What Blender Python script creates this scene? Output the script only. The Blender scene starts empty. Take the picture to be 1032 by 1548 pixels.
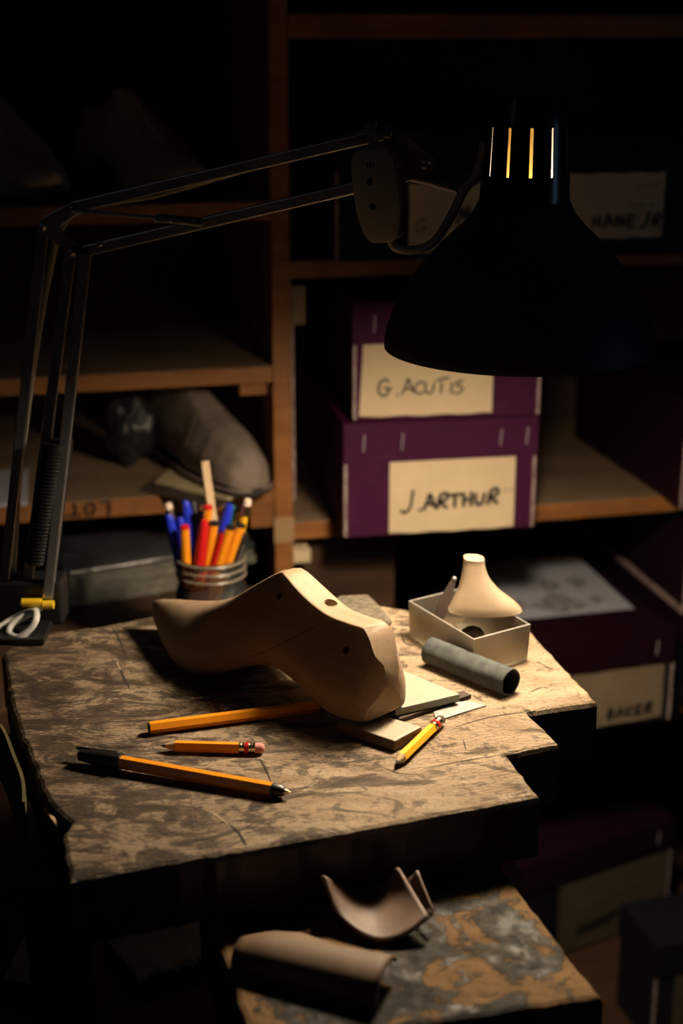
import bpy, bmesh, math, random
from mathutils import Vector, Matrix, noise
C = bpy.context.scene.collection
SC = bpy.context.scene
R = math.radians
random.seed(7)

# ------------------------------------------------------------------ camera, light, exposure
PITCH, FPX, CAMZ = 18.0, 2250.0, 1.247
cam = bpy.data.cameras.new('camera'); camo = bpy.data.objects.new('camera', cam); C.objects.link(camo)
camo.location = (0, 0, CAMZ); camo.rotation_euler = (R(90 - PITCH), 0, 0)
cam.sensor_fit = 'VERTICAL'; cam.sensor_height = 36.0; cam.lens = FPX / 1548 * 36.0
cam.clip_start = .05
cam.dof.use_dof = True; cam.dof.focus_distance = 1.0; cam.dof.aperture_fstop = 4.6
SC.camera = camo
SC.view_settings.view_transform = 'Standard'; SC.view_settings.look = 'None'
SC.view_settings.exposure = 0.0; SC.view_settings.gamma = 1.0
SC.view_settings.use_curve_mapping = False
SC.cycles.use_denoising = True
SC.cycles.max_bounces = 8
SC.cycles.sample_clamp_indirect = 6.0
BULB = 330.0
W = bpy.data.worlds.new('room_dark'); SC.world = W; W.use_nodes = True
W.node_tree.nodes['Background'].inputs[0].default_value = (.75, .8, 1, 1)
W.node_tree.nodes['Background'].inputs[1].default_value = .0013
def area(name, loc, target, size, power, col):
    l = bpy.data.lights.new(name, 'AREA'); l.energy = power; l.color = col; l.shape = 'RECTANGLE'
    l.size, l.size_y = size
    o = bpy.data.objects.new(name, l); C.objects.link(o); o.location = loc
    o.rotation_euler = (Vector(target) - Vector(loc)).to_track_quat('-Z', 'Y').to_euler()
    return o
area('daylight_from_window', (-1.9, -1.2, 2.3), (0, 1.2, .9), (.9, 1.2), .45, (.60, .78, 1))
area('cool_light_right', (2.1, .55, 1.05), (-.2, 1.1, 1.0), (.25, .6), .60, (.35, .62, 1))  # added cool light for the blue glints on the lamp arms

# ------------------------------------------------------------------ maths helpers
SP, CP = math.sin(R(PITCH)), math.cos(R(PITCH))
def ray(px, py):
    a, b = (px - 516) / FPX, (774 - py) / FPX
    return Vector((a, CP + b * SP, b * CP - SP))
def on(px, py, z):                      # point of the horizontal plane z seen at a pixel of the photograph
    d = ray(px, py); return Vector((0, 0, CAMZ)) + d * ((z - CAMZ) / d.z)
def at(px, py, y):                      # point of the upright plane y
    d = ray(px, py); return Vector((0, 0, CAMZ)) + d * (y / d.y)
YAW = R(13)
SO = Vector((-.06, 1.474, 0))           # front of the shelf divider
SU = Vector((math.cos(YAW), math.sin(YAW), 0)); SN = Vector((-math.sin(YAW), math.cos(YAW), 0))
def sh(lx, ly, z): return SO + SU * lx + SN * ly + Vector((0, 0, z))

# ------------------------------------------------------------------ materials
def mat(name, col, rough=.5, metal=0.0, spec=.5, **k):
    m = bpy.data.materials.new(name); m.use_nodes = True
    b = m.node_tree.nodes['Principled BSDF']
    b.inputs['Base Color'].default_value = (*col, 1); b.inputs['Roughness'].default_value = rough
    b.inputs['Metallic'].default_value = metal; b.inputs['Specular IOR Level'].default_value = spec
    for kk, v in k.items(): b.inputs[kk.replace('_', ' ')].default_value = v
    return m
class N:                                 # tiny node-graph writer
    def __init__(s, m):
        s.m = m; s.t = m.node_tree; s.b = s.t.nodes['Principled BSDF']
        s.co = s.t.nodes.new('ShaderNodeTexCoord').outputs['Object']
    def link(s, a, b): s.t.links.new(a, b)
    def mapping(s, scale=(1, 1, 1), rot=(0, 0, 0), loc=(0, 0, 0)):
        n = s.t.nodes.new('ShaderNodeMapping'); n.inputs['Scale'].default_value = scale
        n.inputs['Rotation'].default_value = rot; n.inputs['Location'].default_value = loc
        s.link(s.co, n.inputs['Vector']); return n.outputs[0]
    def noise(s, scale, vec=None, detail=5, rough=.6, dist=0.0):
        n = s.t.nodes.new('ShaderNodeTexNoise'); n.inputs['Scale'].default_value = scale
        n.inputs['Detail'].default_value = detail; n.inputs['Roughness'].default_value = rough
        n.inputs['Distortion'].default_value = dist
        s.link(vec if vec else s.co, n.inputs['Vector']); return n.outputs['Fac']
    def wave(s, scale, vec=None, dist=4, detail=2, dscale=1.5, typ='BANDS', direction='X'):
        n = s.t.nodes.new('ShaderNodeTexWave'); n.wave_type = typ
        if typ == 'BANDS': n.bands_direction = direction
        else: n.rings_direction = 'Z'
        n.inputs['Scale'].default_value = scale; n.inputs['Distortion'].default_value = dist
        n.inputs['Detail'].default_value = detail; n.inputs['Detail Scale'].default_value = dscale
        s.link(vec if vec else s.co, n.inputs['Vector']); return n.outputs['Fac']
    def voro(s, scale, vec=None, feat='DISTANCE_TO_EDGE'):
        n = s.t.nodes.new('ShaderNodeTexVoronoi'); n.feature = feat; n.inputs['Scale'].default_value = scale
        s.link(vec if vec else s.co, n.inputs['Vector']); return n.outputs['Distance']
    def ramp(s, fac, stops):
        n = s.t.nodes.new('ShaderNodeValToRGB'); e = n.color_ramp.elements
        while len(e) > 1: e.remove(e[-1])
        for i, (p, c) in enumerate(stops):
            el = e[0] if i == 0 else e.new(p)
            el.position = p; el.color = (*c, 1) if hasattr(c, '__len__') else (c, c, c, 1)
        s.link(fac, n.inputs[0]); return n.outputs[0]
    def mix(s, fac, a, b, typ='MIX'):
        n = s.t.nodes.new('ShaderNodeMix'); n.data_type = 'RGBA'; n.blend_type = typ
        for i, v in ((0, fac), (6, a), (7, b)):
            if hasattr(v, 'is_linked'): s.link(v, n.inputs[i])
            elif hasattr(v, '__len__'): n.inputs[i].default_value = (*v, 1)
            else: n.inputs[i].default_value = v
        return n.outputs[2]
    def math(s, op, a, b=0.0):
        n = s.t.nodes.new('ShaderNodeMath'); n.operation = op
        for i, v in ((0, a), (1, b)):
            if hasattr(v, 'is_linked'): s.link(v, n.inputs[i])
            else: n.inputs[i].default_value = v
        return n.outputs[0]
    def bump(s, h, strength=.3, dist=.001):
        n = s.t.nodes.new('ShaderNodeBump'); n.inputs['Strength'].default_value = strength
        n.inputs['Distance'].default_value = dist; s.link(h, n.inputs['Height'])
        s.link(n.outputs[0], s.b.inputs['Normal'])
    def col(s, c): s.link(c, s.b.inputs['Base Color'])
    def rough(s, c): s.link(c, s.b.inputs['Roughness'])
def wood(name, a, b, scale=(6, 60, 60), rough=.55, bump=.15, rot=(0, 0, 0), dirt=0.0):
    m = mat(name, a, rough, spec=.3); n = N(m)
    v = n.mapping(scale, rot)
    f = n.noise(1.0, v, 6, .65, .6)
    c = n.ramp(f, [(.3, b), (.62, a)])
    if dirt:
        d = n.noise(9, None, 6, .7); c = n.mix(n.ramp(d, [(.45, 0.0), (.7, dirt)]), c, (.05, .035, .022))
    n.col(c); n.bump(f, bump, .0008); return m
def rough_mat(name, a, b, scale=30, rough=.7, bump=.3, dist=.001, lo=.35, hi=.65, detail=5, **k):
    m = mat(name, a, rough, **k); n = N(m)
    f = n.noise(scale, None, detail, .65); n.col(n.ramp(f, [(lo, b), (hi, a)])); n.bump(f, bump, dist); return m

M = {}
M['shelf'] = wood('orange shelf wood', (.36, .145, .042), (.21, .078, .022), (5, 40, 60), .55, .1, dirt=.5)
M['shelf_top'] = wood('dusty shelf wood', (.27, .185, .115), (.17, .11, .066), (5, 40, 60), .75, .1, dirt=.4)
M['darkwood'] = wood('dark stained wood', (.075, .038, .02), (.04, .02, .012), (6, 40, 40), .6, .1)
M['back'] = wood('brown board', (.06, .036, .022), (.035, .02, .013), (4, 30, 8), .8, .1)
M['beech'] = wood('pale beech', (.285, .198, .125), (.215, .145, .088), (10, 160, 160), .55, .12)
M['pale_last'] = wood('lightened last wood', (.55, .43, .25), (.48, .36, .2), (10, 120, 120), .6, .1)  # lighter copy of the last wood, making up for weak light there
M['heelwood'] = wood('pale heel wood', (.295, .225, .15), (.265, .20, .13), (18, 30, 320), .6, .12)
M['endgrain'] = wood('split stick', (.55, .40, .25), (.42, .28, .16), (80, 80, 10), .7, .2)
M['chrome'] = mat('worn chrome', (.34, .34, .35), .29, .80)
M['steel'] = rough_mat('brushed steel', (.30, .30, .29), (.18, .18, .175), 60, .35, .1, metal=.55)
M['blade'] = rough_mat('old blade', (.46, .46, .45), (.26, .25, .23), 90, .5, .2, metal=.75)
M['black_gloss'] = mat('black enamel', (.006, .006, .007), .25)
M['black_dust'] = rough_mat('dusty black enamel', (.050, .036, .024), (.014, .011, .009), 22, .55, .05, lo=.4, hi=.6)
M['white_enamel'] = mat('white enamel inside', (.26, .245, .21), .5)
M['black_plastic'] = mat('black plastic', (.009, .009, .010), .38)
M['black_foam'] = rough_mat('black foam', (.012, .012, .012), (.004, .004, .004), 300, .9, .6)
M['grey_plastic'] = mat('grey plastic', (.24, .225, .19), .5)
M['cord'] = mat('grey cord', (.36, .33, .25), .55)
M['cord_white'] = mat('pale cord', (.55, .54, .50), .4)
M['yellow'] = mat('yellow plastic', (.75, .48, .02), .45)
M['orange'] = mat('orange barrel', (.78, .27, .012), .30)
M['pencil_yellow'] = mat('yellow lacquer', (.80, .42, .02), .35)
M['pencil_orange'] = mat('orange lacquer', (.72, .27, .015), .35)
M['raw_wood'] = mat('sharpened wood', (.50, .33, .18), .75)
M['graphite'] = mat('graphite', (.03, .03, .032), .4)
M['ferrule'] = mat('brass ferrule', (.72, .58, .36), .25, 1.0)
M['socket'] = mat('brass holder', (.55, .36, .10), .4, .8)
M['red_band'] = mat('red band', (.45, .012, .012), .35)
M['eraser'] = mat('pink eraser', (.56, .22, .19), .8)
M['eraser_white'] = mat('pale eraser', (.75, .60, .48), .8)
M['ink'] = mat('black marker ink', (.012, .012, .014), .6)
M['ink_faint'] = mat('faint pencil', (.22, .18, .12), .8)
M['blue'] = mat('blue plastic', (.012, .028, .50), .3)
M['red'] = mat('red plastic', (.52, .012, .012), .3)
M['teal'] = mat('teal plastic', (.01, .14, .16), .35)
M['paper_label'] = rough_mat('cream label', (.72, .57, .36), (.66, .515, .32), 25, .8, .15, .0006)
M['paper_white'] = mat('white paper', (.42, .43, .50), .7)
M['label_shaded'] = rough_mat('label in painted shade', (.235, .175, .105), (.20, .145, .085), 25, .8, .15, .0006)  # label paper darkened to stand in for weaker lamp light
M['label_dim'] = rough_mat('label in deeper painted shade', (.085, .066, .040), (.065, .05, .03), 25, .8, .15, .0006)  # darker still: the dimness low down is put into the label colour
M['tape_old'] = mat('old masking tape', (.36, .23, .115), .8)
M['paper_kraft'] = rough_mat('yellowed paper', (.50, .41, .24), (.42, .34, .19), 20, .8, .2)
M['paper_pads'] = rough_mat('paper edges', (.22, .21, .165), (.10, .098, .08), 55, .8, .2)
M['plastic_film'] = rough_mat('glossy grey film', (.040, .039, .043), (.028, .027, .030), 14, .2, .5, .004)
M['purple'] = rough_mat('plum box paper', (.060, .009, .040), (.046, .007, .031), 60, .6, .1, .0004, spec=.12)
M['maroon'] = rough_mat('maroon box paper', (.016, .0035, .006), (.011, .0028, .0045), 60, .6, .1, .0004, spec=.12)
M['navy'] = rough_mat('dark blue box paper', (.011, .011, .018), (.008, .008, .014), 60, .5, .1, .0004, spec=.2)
M['worn_edge'] = rough_mat('worn white edge', (.42, .33, .30), (.22, .13, .14), 80, .8, .1)
M['staple'] = mat('staple wire', (.55, .50, .55), .45, .3)
M['felt'] = rough_mat('grey felt tube', (.050, .058, .056), (.020, .025, .024), 110, .85, .5, .0008, lo=.38, hi=.62)
M['felt_in'] = mat('tube inside', (.025, .025, .025), .9)
M['board_green'] = rough_mat('pale green board', (.255, .275, .21), (.23, .25, .19), 15, .6, .05)
M['board_edge'] = mat('board edge', (.30, .31, .22), .8)
M['block'] = rough_mat('pale block', (.36, .295, .215), (.31, .255, .185), 20, .55, .05)
M['block_side'] = rough_mat('block cut side', (.13, .085, .05), (.08, .05, .03), 50, .8, .2)
M['grit'] = rough_mat('grey grit', (.15, .125, .085), (.05, .04, .028), 240, .95, .9, .001)
M['cork'] = rough_mat('cork side', (.38, .21, .05), (.22, .11, .028), 90, .9, .4)
M['leather_brown'] = rough_mat('brown leather', (.20, .125, .085), (.145, .088, .06), 45, .6, .2)
M['leather_tan'] = rough_mat('tan leather', (.19, .115, .06), (.14, .083, .043), 40, .65, .2)
M['leather_grey'] = rough_mat('grey suede', (.31, .25, .20), (.15, .118, .095), 35, .75, .3)
M['leather_olive'] = rough_mat('olive leather edge', (.13, .10, .035), (.06, .05, .02), 40, .7, .3)
M['leather_dark'] = rough_mat('dark leather scrap', (.05, .03, .02), (.025, .015, .01), 40, .8, .3)
M['sole'] = mat('dark sole', (.03, .022, .018), .6)
M['cloth'] = rough_mat('pale cloth', (.46, .46, .33), (.34, .34, .24), 30, .9, .3)
M['wrap'] = rough_mat('grey wrap', (.026, .026, .028), (.012, .012, .013), 40, .34, .8, .004)
M['floor'] = wood('floor boards', (.06, .04, .026), (.035, .022, .015), (3, 20, 20), .8, .1)
M['wall'] = rough_mat('dark plaster', (.05, .04, .03), (.04, .03, .024), 6, .9, .2)
M['crack'] = mat('dirt in a crack', (.022, .014, .009), .95)
M['scratch'] = mat('pale scratch', (.40, .30, .19), .9)

def glass(name, col, rough, alpha_mix, ior=1.45):
    m = bpy.data.materials.new(name); m.use_nodes = True; t = m.node_tree; t.nodes.clear()
    out = t.nodes.new('ShaderNodeOutputMaterial'); mx = t.nodes.new('ShaderNodeMixShader')
    tr = t.nodes.new('ShaderNodeBsdfTransparent'); tr.inputs[0].default_value = (*col, 1)
    gl = t.nodes.new('ShaderNodeBsdfPrincipled'); gl.inputs['Base Color'].default_value = (*col, 1)
    gl.inputs['Roughness'].default_value = rough; gl.inputs['IOR'].default_value = ior
    mx.inputs[0].default_value = alpha_mix
    t.links.new(tr.outputs[0], mx.inputs[1]); t.links.new(gl.outputs[0], mx.inputs[2]); t.links.new(mx.outputs[0], out.inputs[0])
    return m
def clear(name, col, rough, w_transp, w_diff, gloss_rough=.2, w_gloss=.12):
    m = bpy.data.materials.new(name); m.use_nodes = True; t = m.node_tree; t.nodes.clear()
    nn = t.nodes.new; out = nn('ShaderNodeOutputMaterial')
    tr = nn('ShaderNodeBsdfTransparent'); tr.inputs[0].default_value = (*col, 1)
    tl = nn('ShaderNodeBsdfTranslucent'); tl.inputs[0].default_value = (*col, 1)
    df = nn('ShaderNodeBsdfDiffuse'); df.inputs[0].default_value = (*col, 1)
    gl = nn('ShaderNodeBsdfGlossy'); gl.inputs[0].default_value = (1, 1, 1, 1); gl.inputs[1].default_value = gloss_rough
    fr = nn('ShaderNodeFresnel'); fr.inputs[0].default_value = 1.45
    m1 = nn('ShaderNodeMixShader'); m1.inputs[0].default_value = .5
    t.links.new(tl.outputs[0], m1.inputs[1]); t.links.new(df.outputs[0], m1.inputs[2])
    m2 = nn('ShaderNodeMixShader'); m2.inputs[0].default_value = w_diff
    t.links.new(tr.outputs[0], m2.inputs[1]); t.links.new(m1.outputs[0], m2.inputs[2])
    m3 = nn('ShaderNodeMixShader'); t.links.new(fr.outputs[0], m3.inputs[0])
    t.links.new(m2.outputs[0], m3.inputs[1]); t.links.new(gl.outputs[0], m3.inputs[2]); t.links.new(m3.outputs[0], out.inputs[0])
    return m
M['jar_glass'] = clear('jar glass', (.86, .90, .86), .05, .22, .06, .06)
M['frosted'] = clear('frosted plastic', (.66, .60, .49), .3, .13, .18, .30)
M['frosted_rim'] = clear('plastic rim', (.85, .82, .76), .3, .3, .5, .25)

def bench_mat(name, seed):
    m = mat(name, (.3, .2, .12), .62, spec=.18); n = N(m)
    g = n.noise(1.0, n.mapping((9, 34, 34), (0, 0, R(-9)), (seed, 0, 0)), 7, .7, 1.0)
    blot = n.noise(20, n.mapping((.8, 1.25, 1), (0, 0, R(-9)), (.3, seed, 0)), 8, .72, .5)
    base = n.ramp(n.math('ADD', n.math('MULTIPLY', g, .4), n.math('MULTIPLY', blot, .6)), [(.36, (.17, .115, .070)), (.50, (.29, .215, .140)), (.64, (.41, .32, .215))])
    # curved saw marks
    w = n.wave(62, n.mapping((1, 1.5, 1), (0, 0, .3), (.55, -.6, 0)), 9, 3, 1.4, 'RINGS')
    region = n.ramp(n.noise(7, n.mapping((1, 1, 1), (0, 0, 0), (5.1, seed, 0)), 3, .6), [(.44, 0.0), (.56, .75)])
    saw = n.math('MULTIPLY', n.ramp(w, [(.0, .9), (.42, 0.0)]), region)
    # grime: soaked patches, smaller blots, pores; marks denser and base browner towards the left end
    sep = n.t.nodes.new('ShaderNodeSeparateXYZ'); n.link(n.co, sep.inputs[0])
    mr = n.t.nodes.new('ShaderNodeMapRange'); n.link(sep.outputs[0], mr.inputs[0])
    mr.inputs[1].default_value = -.22; mr.inputs[2].default_value = .14; mr.inputs[3].default_value = .052; mr.inputs[4].default_value = -.062
    left_bias = mr.outputs[0]
    base = n.mix(n.ramp(left_bias, [(0.0, 0.0), (.052, .55)]), base, (.13, .085, .052))
    base = n.mix(n.math('MULTIPLY', saw, n.math('ADD', n.math('MULTIPLY', left_bias, 7.0), .45)), base, (.05, .033, .02))
    s1 = n.noise(24, n.mapping((.75, 1.4, 1), (0, 0, .35), (seed, .3, 0)), 10, .70, 1.8)
    s2 = n.noise(62, n.mapping((1, 1.2, 1), (0, 0, 0), (.7, seed, 0)), 7, .72, .6)
    s3 = n.noise(6, n.mapping((1, 1, 1), (0, 0, 0), (2.7, seed, 0)), 3, .5, .4)
    f1 = n.math('ADD', n.math('ADD', s1, left_bias), n.math('MULTIPLY', n.math('SUBTRACT', s3, .5), .25))
    base = n.mix(n.ramp(f1, [(.505, 0.0), (.535, .66), (.63, .94)]), base, (.026, .018, .012))
    base = n.mix(n.ramp(n.math('ADD', s2, n.math('MULTIPLY', left_bias, .6)), [(.525, 0.0), (.60, .70)]), base, (.045, .031, .022))
    base = n.mix(n.ramp(n.noise(380, None, 4, .65), [(.54, 0.0), (.68, .6)]), base, (.06, .04, .025))
    scr = n.noise(1.0, n.mapping((60, 420, 60), (0, 0, R(38)), (seed, 0, 0)), 3, .55, 1.5)
    base = n.mix(n.ramp(scr, [(.60, 0.0), (.68, .5)]), base, (.045, .03, .02))
    base = n.mix(n.ramp(scr, [(.30, .35), (.37, 0.0)]), base, (.40, .31, .20))
    n.col(base)
    h = n.math('ADD', n.math('MULTIPLY', g, .5), n.math('MULTIPLY', saw, -.4)); h = n.math('ADD', h, n.math('MULTIPLY', n.noise(150, None, 7, .72), .9))
    n.bump(n.math('ADD', h, n.math('MULTIPLY', blot, .5)), 1.0, .0018)
    n.rough(n.ramp(s1, [(.4, .80), (.65, .58)]))
    return m
M['bench'] = bench_mat('worn bench top', 2.3)
M['bench_edge'] = rough_mat('blackened bench edge', (.045, .032, .022), (.014, .011, .009), 30, .42, .5, .002)
def painted_mat():
    m = mat('worn grey painted board', (.3, .2, .1), .6, spec=.10); n = N(m)
    g = n.noise(1.0, n.mapping((8, 50, 50), (0, 0, R(100))), 6, .7, 1.0)
    base = n.ramp(g, [(.3, (.12, .068, .032)), (.66, (.225, .135, .062))])
    p = n.noise(24, n.mapping((1, 1, 1), (0, 0, 0), (3.1, 1.7, 0)), 8, .66, .7)
    fine = n.noise(75, None, 5, .7)
    sep = n.t.nodes.new('ShaderNodeSeparateXYZ'); n.link(n.co, sep.inputs[0])
    dd = n.math('ADD', n.math('MULTIPLY', sep.outputs[0], .955), n.math('MULTIPLY', sep.outputs[1], .297))      # across the board
    worn = n.math('MAXIMUM', n.math('MULTIPLY', n.math('SUBTRACT', dd, .070), 7.0), n.math('MULTIPLY', n.math('SUBTRACT', -1.0, n.math('MULTIPLY', dd, 12.5)), 1.0))
    worn = n.math('MAXIMUM', worn, 0.0)
    mask = n.ramp(n.math('SUBTRACT', n.math('ADD', p, n.math('MULTIPLY', fine, .30)), worn), [(.585, 0.0), (.625, 1.0)])
    paint = n.ramp(fine, [(.36, (.016, .016, .014)), (.64, (.062, .058, .050))])
    n.col(n.mix(mask, base, paint))
    n.rough(n.mix(mask, (.85, .85, .85), n.ramp(n.noise(60, None, 4, .6), [(.40, .42), (.55, .80)])))
    n.bump(n.math('ADD', n.math('MULTIPLY', mask, .5), n.math('ADD', n.math('MULTIPLY', n.noise(110, None, 3, .6), 1.0), n.math('MULTIPLY', g, .3))), .7, .0016)
    return m
M['painted'] = painted_mat()
def drawing_mat():
    m = mat('printed drawing sheet', (.62, .62, .66), .6); n = N(m)
    return m
M['drawing_ink'] = rough_mat('grey printed drawing', (.36, .36, .38), (.12, .12, .13), 120, .7, 0, lo=.42, hi=.58)
M['bulb'] = bpy.data.materials.new('lit bulb'); M['bulb'].use_nodes = True
_t = M['bulb'].node_tree; _t.nodes.clear()
_e = _t.nodes.new('ShaderNodeEmission'); _o = _t.nodes.new('ShaderNodeOutputMaterial')
_e.inputs[0].default_value = (1, .80, .57, 1); _e.inputs[1].default_value = BULB; _t.links.new(_e.outputs[0], _o.inputs[0])

# ------------------------------------------------------------------ object helpers
INV = {}
def thing(name, label, cat, loc=(0, 0, 0), rotz=0.0, group=None):
    o = bpy.data.objects.new(name, None); C.objects.link(o); o.empty_display_size = .02
    o.location = loc; o.rotation_euler = (0, 0, rotz); o['label'] = label; o['category'] = cat
    if group: o['group'] = group
    INV[o.name] = (Matrix.Translation(Vector(loc)) @ Matrix.Rotation(rotz, 4, 'Z')).inverted()
    return o
def tag(o, label, cat, group=None):
    o['label'] = label; o['category'] = cat
    if group: o['group'] = group
    return o
def struct(o): o['kind'] = 'structure'; return o
def obj(name, bm, mats, parent=None, world=False, smooth=False, bevel=0.0, seg=2, label=None, angle=40):
    if world and parent is not None:
        p = parent
        while p.parent is not None: p = p.parent
        bm.transform(INV[p.name])
    bmesh.ops.recalc_face_normals(bm, faces=bm.faces)
    me = bpy.data.meshes.new(name); bm.to_mesh(me); bm.free()
    for m in (mats if isinstance(mats, (list, tuple)) else [mats]): me.materials.append(m)
    o = bpy.data.objects.new(name, me); C.objects.link(o)
    if parent is not None: o.parent = parent
    if smooth:
        for p in me.polygons: p.use_smooth = True
        try: me.set_sharp_from_angle(angle=R(angle))
        except Exception: pass
    if bevel:
        b = o.modifiers.new('bevel', 'BEVEL'); b.width = bevel; b.segments = seg; b.limit_method = 'ANGLE'; b.angle_limit = R(35)
    if label: o['label'] = label
    return o
def origin_to(o, loc):                    # a top-level mesh built in world space gets its origin at its base
    loc = Vector(loc); o.data.transform(Matrix.Translation(-loc)); o.location = loc; return o
def box(bm, x0, x1, y0, y1, z0, z1, mi=0):
    v = [bm.verts.new((x, y, z)) for z in (z0, z1) for y in (y0, y1) for x in (x0, x1)]
    for q in ((0, 2, 3, 1), (4, 5, 7, 6), (0, 1, 5, 4), (2, 6, 7, 3), (0, 4, 6, 2), (1, 3, 7, 5)):
        f = bm.faces.new([v[i] for i in q]); f.material_index = mi
    return bm
def bx(*a, mi=0): return box(bmesh.new(), *a, mi=mi)
def frame(d):
    d = d.normalized(); u = d.cross(Vector((0, 0, 1)))
    if u.length < 1e-4: u = d.cross(Vector((1, 0, 0)))
    u.normalize(); return u, d.cross(u).normalized()
def tube(bm, pts, r, n=10, cap=True, mi=0):
    pts = [Vector(p) for p in pts]; rs = r if hasattr(r, '__len__') else [r] * len(pts)
    u, v = frame(pts[1] - pts[0]); rings = []
    for i, p in enumerate(pts):
        t = (pts[min(i + 1, len(pts) - 1)] - pts[max(i - 1, 0)]).normalized()
        u = (u - t * u.dot(t)).normalized(); v = t.cross(u)
        rings.append([bm.verts.new(p + (u * math.cos(a) + v * math.sin(a)) * rs[i]) for a in [2 * math.pi * k / n for k in range(n)]])
    for a, b in zip(rings, rings[1:]):
        for k in range(n):
            f = bm.faces.new((a[k], a[(k + 1) % n], b[(k + 1) % n], b[k])); f.material_index = mi
    if cap:
        bm.faces.new(rings[0][::-1]).material_index = mi; bm.faces.new(rings[-1]).material_index = mi
    return bm
def smooth_path(pts, k=8):
    pts = [Vector(p) for p in pts]; out = []
    for i in range(len(pts) - 1):
        p0, p1, p2, p3 = pts[max(i - 1, 0)], pts[i], pts[i + 1], pts[min(i + 2, len(pts) - 1)]
        for j in range(k):
            t = j / k
            out.append(.5 * ((2 * p1) + (p2 - p0) * t + (2 * p0 - 5 * p1 + 4 * p2 - p3) * t * t + (3 * p1 - p0 - 3 * p2 + p3) * t ** 3))
    out.append(pts[-1]); return out
def bar(bm, p, q, w, h, face=Vector((0, -1, 0)), mi=0):
    p, q = Vector(p), Vector(q); t = (q - p).normalized(); n = (face - t * face.dot(t)).normalized(); s = t.cross(n)
    vs = []
    for c in (p, q):
        for a, b in ((-1, -1), (1, -1), (1, 1), (-1, 1)): vs.append(bm.verts.new(c + s * a * w / 2 + n * b * h / 2))
    for f in ((0, 1, 2, 3), (7, 6, 5, 4), (0, 4, 5, 1), (1, 5, 6, 2), (2, 6, 7, 3), (3, 7, 4, 0)):
        bm.faces.new([vs[i] for i in f]).material_index = mi
    return bm
def lathe(bm, prof, n=48, c=(0, 0, 0), mi=0, skip=None, closed=False):
    c = Vector(c); rings = []
    for (r, z) in prof:
        rings.append([bm.verts.new(c + Vector((r * math.cos(2 * math.pi * k / n), r * math.sin(2 * math.pi * k / n), z))) for k in range(n)])
    L = list(zip(rings, rings[1:])) + ([(rings[-1], rings[0])] if closed else [])
    for i, (a, b) in enumerate(L):
        for k in range(n):
            if skip and skip(i, k): continue
            f = bm.faces.new((a[k], a[(k + 1) % n], b[(k + 1) % n], b[k])); f.material_index = mi
    return rings
def prism(bm, poly, z0, z1, mi=0, side=None):
    a = [bm.verts.new((p[0], p[1], z0)) for p in poly]; b = [bm.verts.new((p[0], p[1], z1)) for p in poly]
    bm.faces.new(a[::-1]).material_index = mi; bm.faces.new(b).material_index = mi
    for i in range(len(poly)):
        j = (i + 1) % len(poly); bm.faces.new((a[i], a[j], b[j], b[i])).material_index = mi if side is None else side
    return bm
def disc(bm, c, n, r, h, k=16, mi=0):
    n = Vector(n).normalized(); return tube(bm, [Vector(c), Vector(c) + n * h], r, k, True, mi)
def sphere(bm, c, r, sx=1, sy=1, sz=1, u=20, v=12, mi=0):
    g = bmesh.ops.create_uvsphere(bm, u_segments=u, v_segments=v, radius=r)
    for w in g['verts']: w.co = Vector((w.co.x * sx, w.co.y * sy, w.co.z * sz)) + Vector(c)
    for f in bm.faces:
        if f.verts[0] in g['verts']: f.material_index = mi
    return bm

# strokes of hand lettering in a cell about .7 wide and 1 high
GL = {
 'G': [[(.62, .82), (.45, .98), (.2, .92), (.05, .6), (.08, .2), (.3, 0), (.55, .06), (.66, .42), (.38, .44)], [(.66, .42), (.82, .44)]],
 '.': [[(.25, .0), (.33, .02)]],
 'A': [[(.0, 0), (.22, .55), (.36, 1.02), (.72, .12)], [(.12, .36), (.6, .34)]],
 'C': [[(.66, .72), (.4, .78), (.12, .52), (.1, .2), (.35, .02), (.7, .08)]],
 'U': [[(.05, .72), (.08, .2), (.3, .0), (.52, .12), (.62, .7)]],
 'T': [[(.36, 0), (.36, .72)], [(.0, .86), (.85, 1.04)]],
 't': [[(.36, 0), (.36, .78)], [(-.05, .8), (.85, .82)]],
 'I': [[(.3, 0), (.32, .7)]],
 'S': [[(.62, .78), (.3, .74), (.2, .55), (.55, .42), (.66, .2), (.42, .0), (.1, .0)]],
 'J': [[(.58, 1.15), (.52, .4), (.4, .05), (.18, -.08), (.02, .04)]],
 'R': [[(.05, 0), (.2, .8), (.55, .98), (.7, .76), (.55, .52), (.2, .42), (.7, .0)]],
 'H': [[(.12, 0), (.1, .8)], [(.62, .0), (.6, .85)], [(.1, .4), (.62, .44)]],
 'B': [[(.1, 0), (.12, .95), (.5, .9), (.52, .58), (.16, .5), (.58, .42), (.6, .1), (.1, 0)]],
 'K': [[(.1, 0), (.12, .9)], [(.62, .85), (.14, .42), (.66, .0)]],
 'E': [[(.62, .88), (.12, .86), (.1, .02), (.66, .06)], [(.12, .46), (.5, .48)]],
 'N': [[(.08, 0), (.1, .85), (.6, .05), (.62, .9)]],
 'D': [[(.1, 0), (.12, .9), (.5, .8), (.66, .45), (.5, .1), (.1, 0)]],
 'L': [[(.12, .95), (.1, .02), (.7, .04)]],
 'O': [[(.35, .9), (.08, .55), (.15, .1), (.42, .0), (.66, .35), (.55, .8), (.35, .9)]],
 'M': [[(.02, 0), (.12, .9), (.36, .3), (.6, .9), (.7, 0)]],
 '-': [[(.1, .4), (.3, .5), (.5, .38), (.7, .46)]],
 "'": [[(.25, .9), (.3, .6)]], ' ': []}
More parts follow.
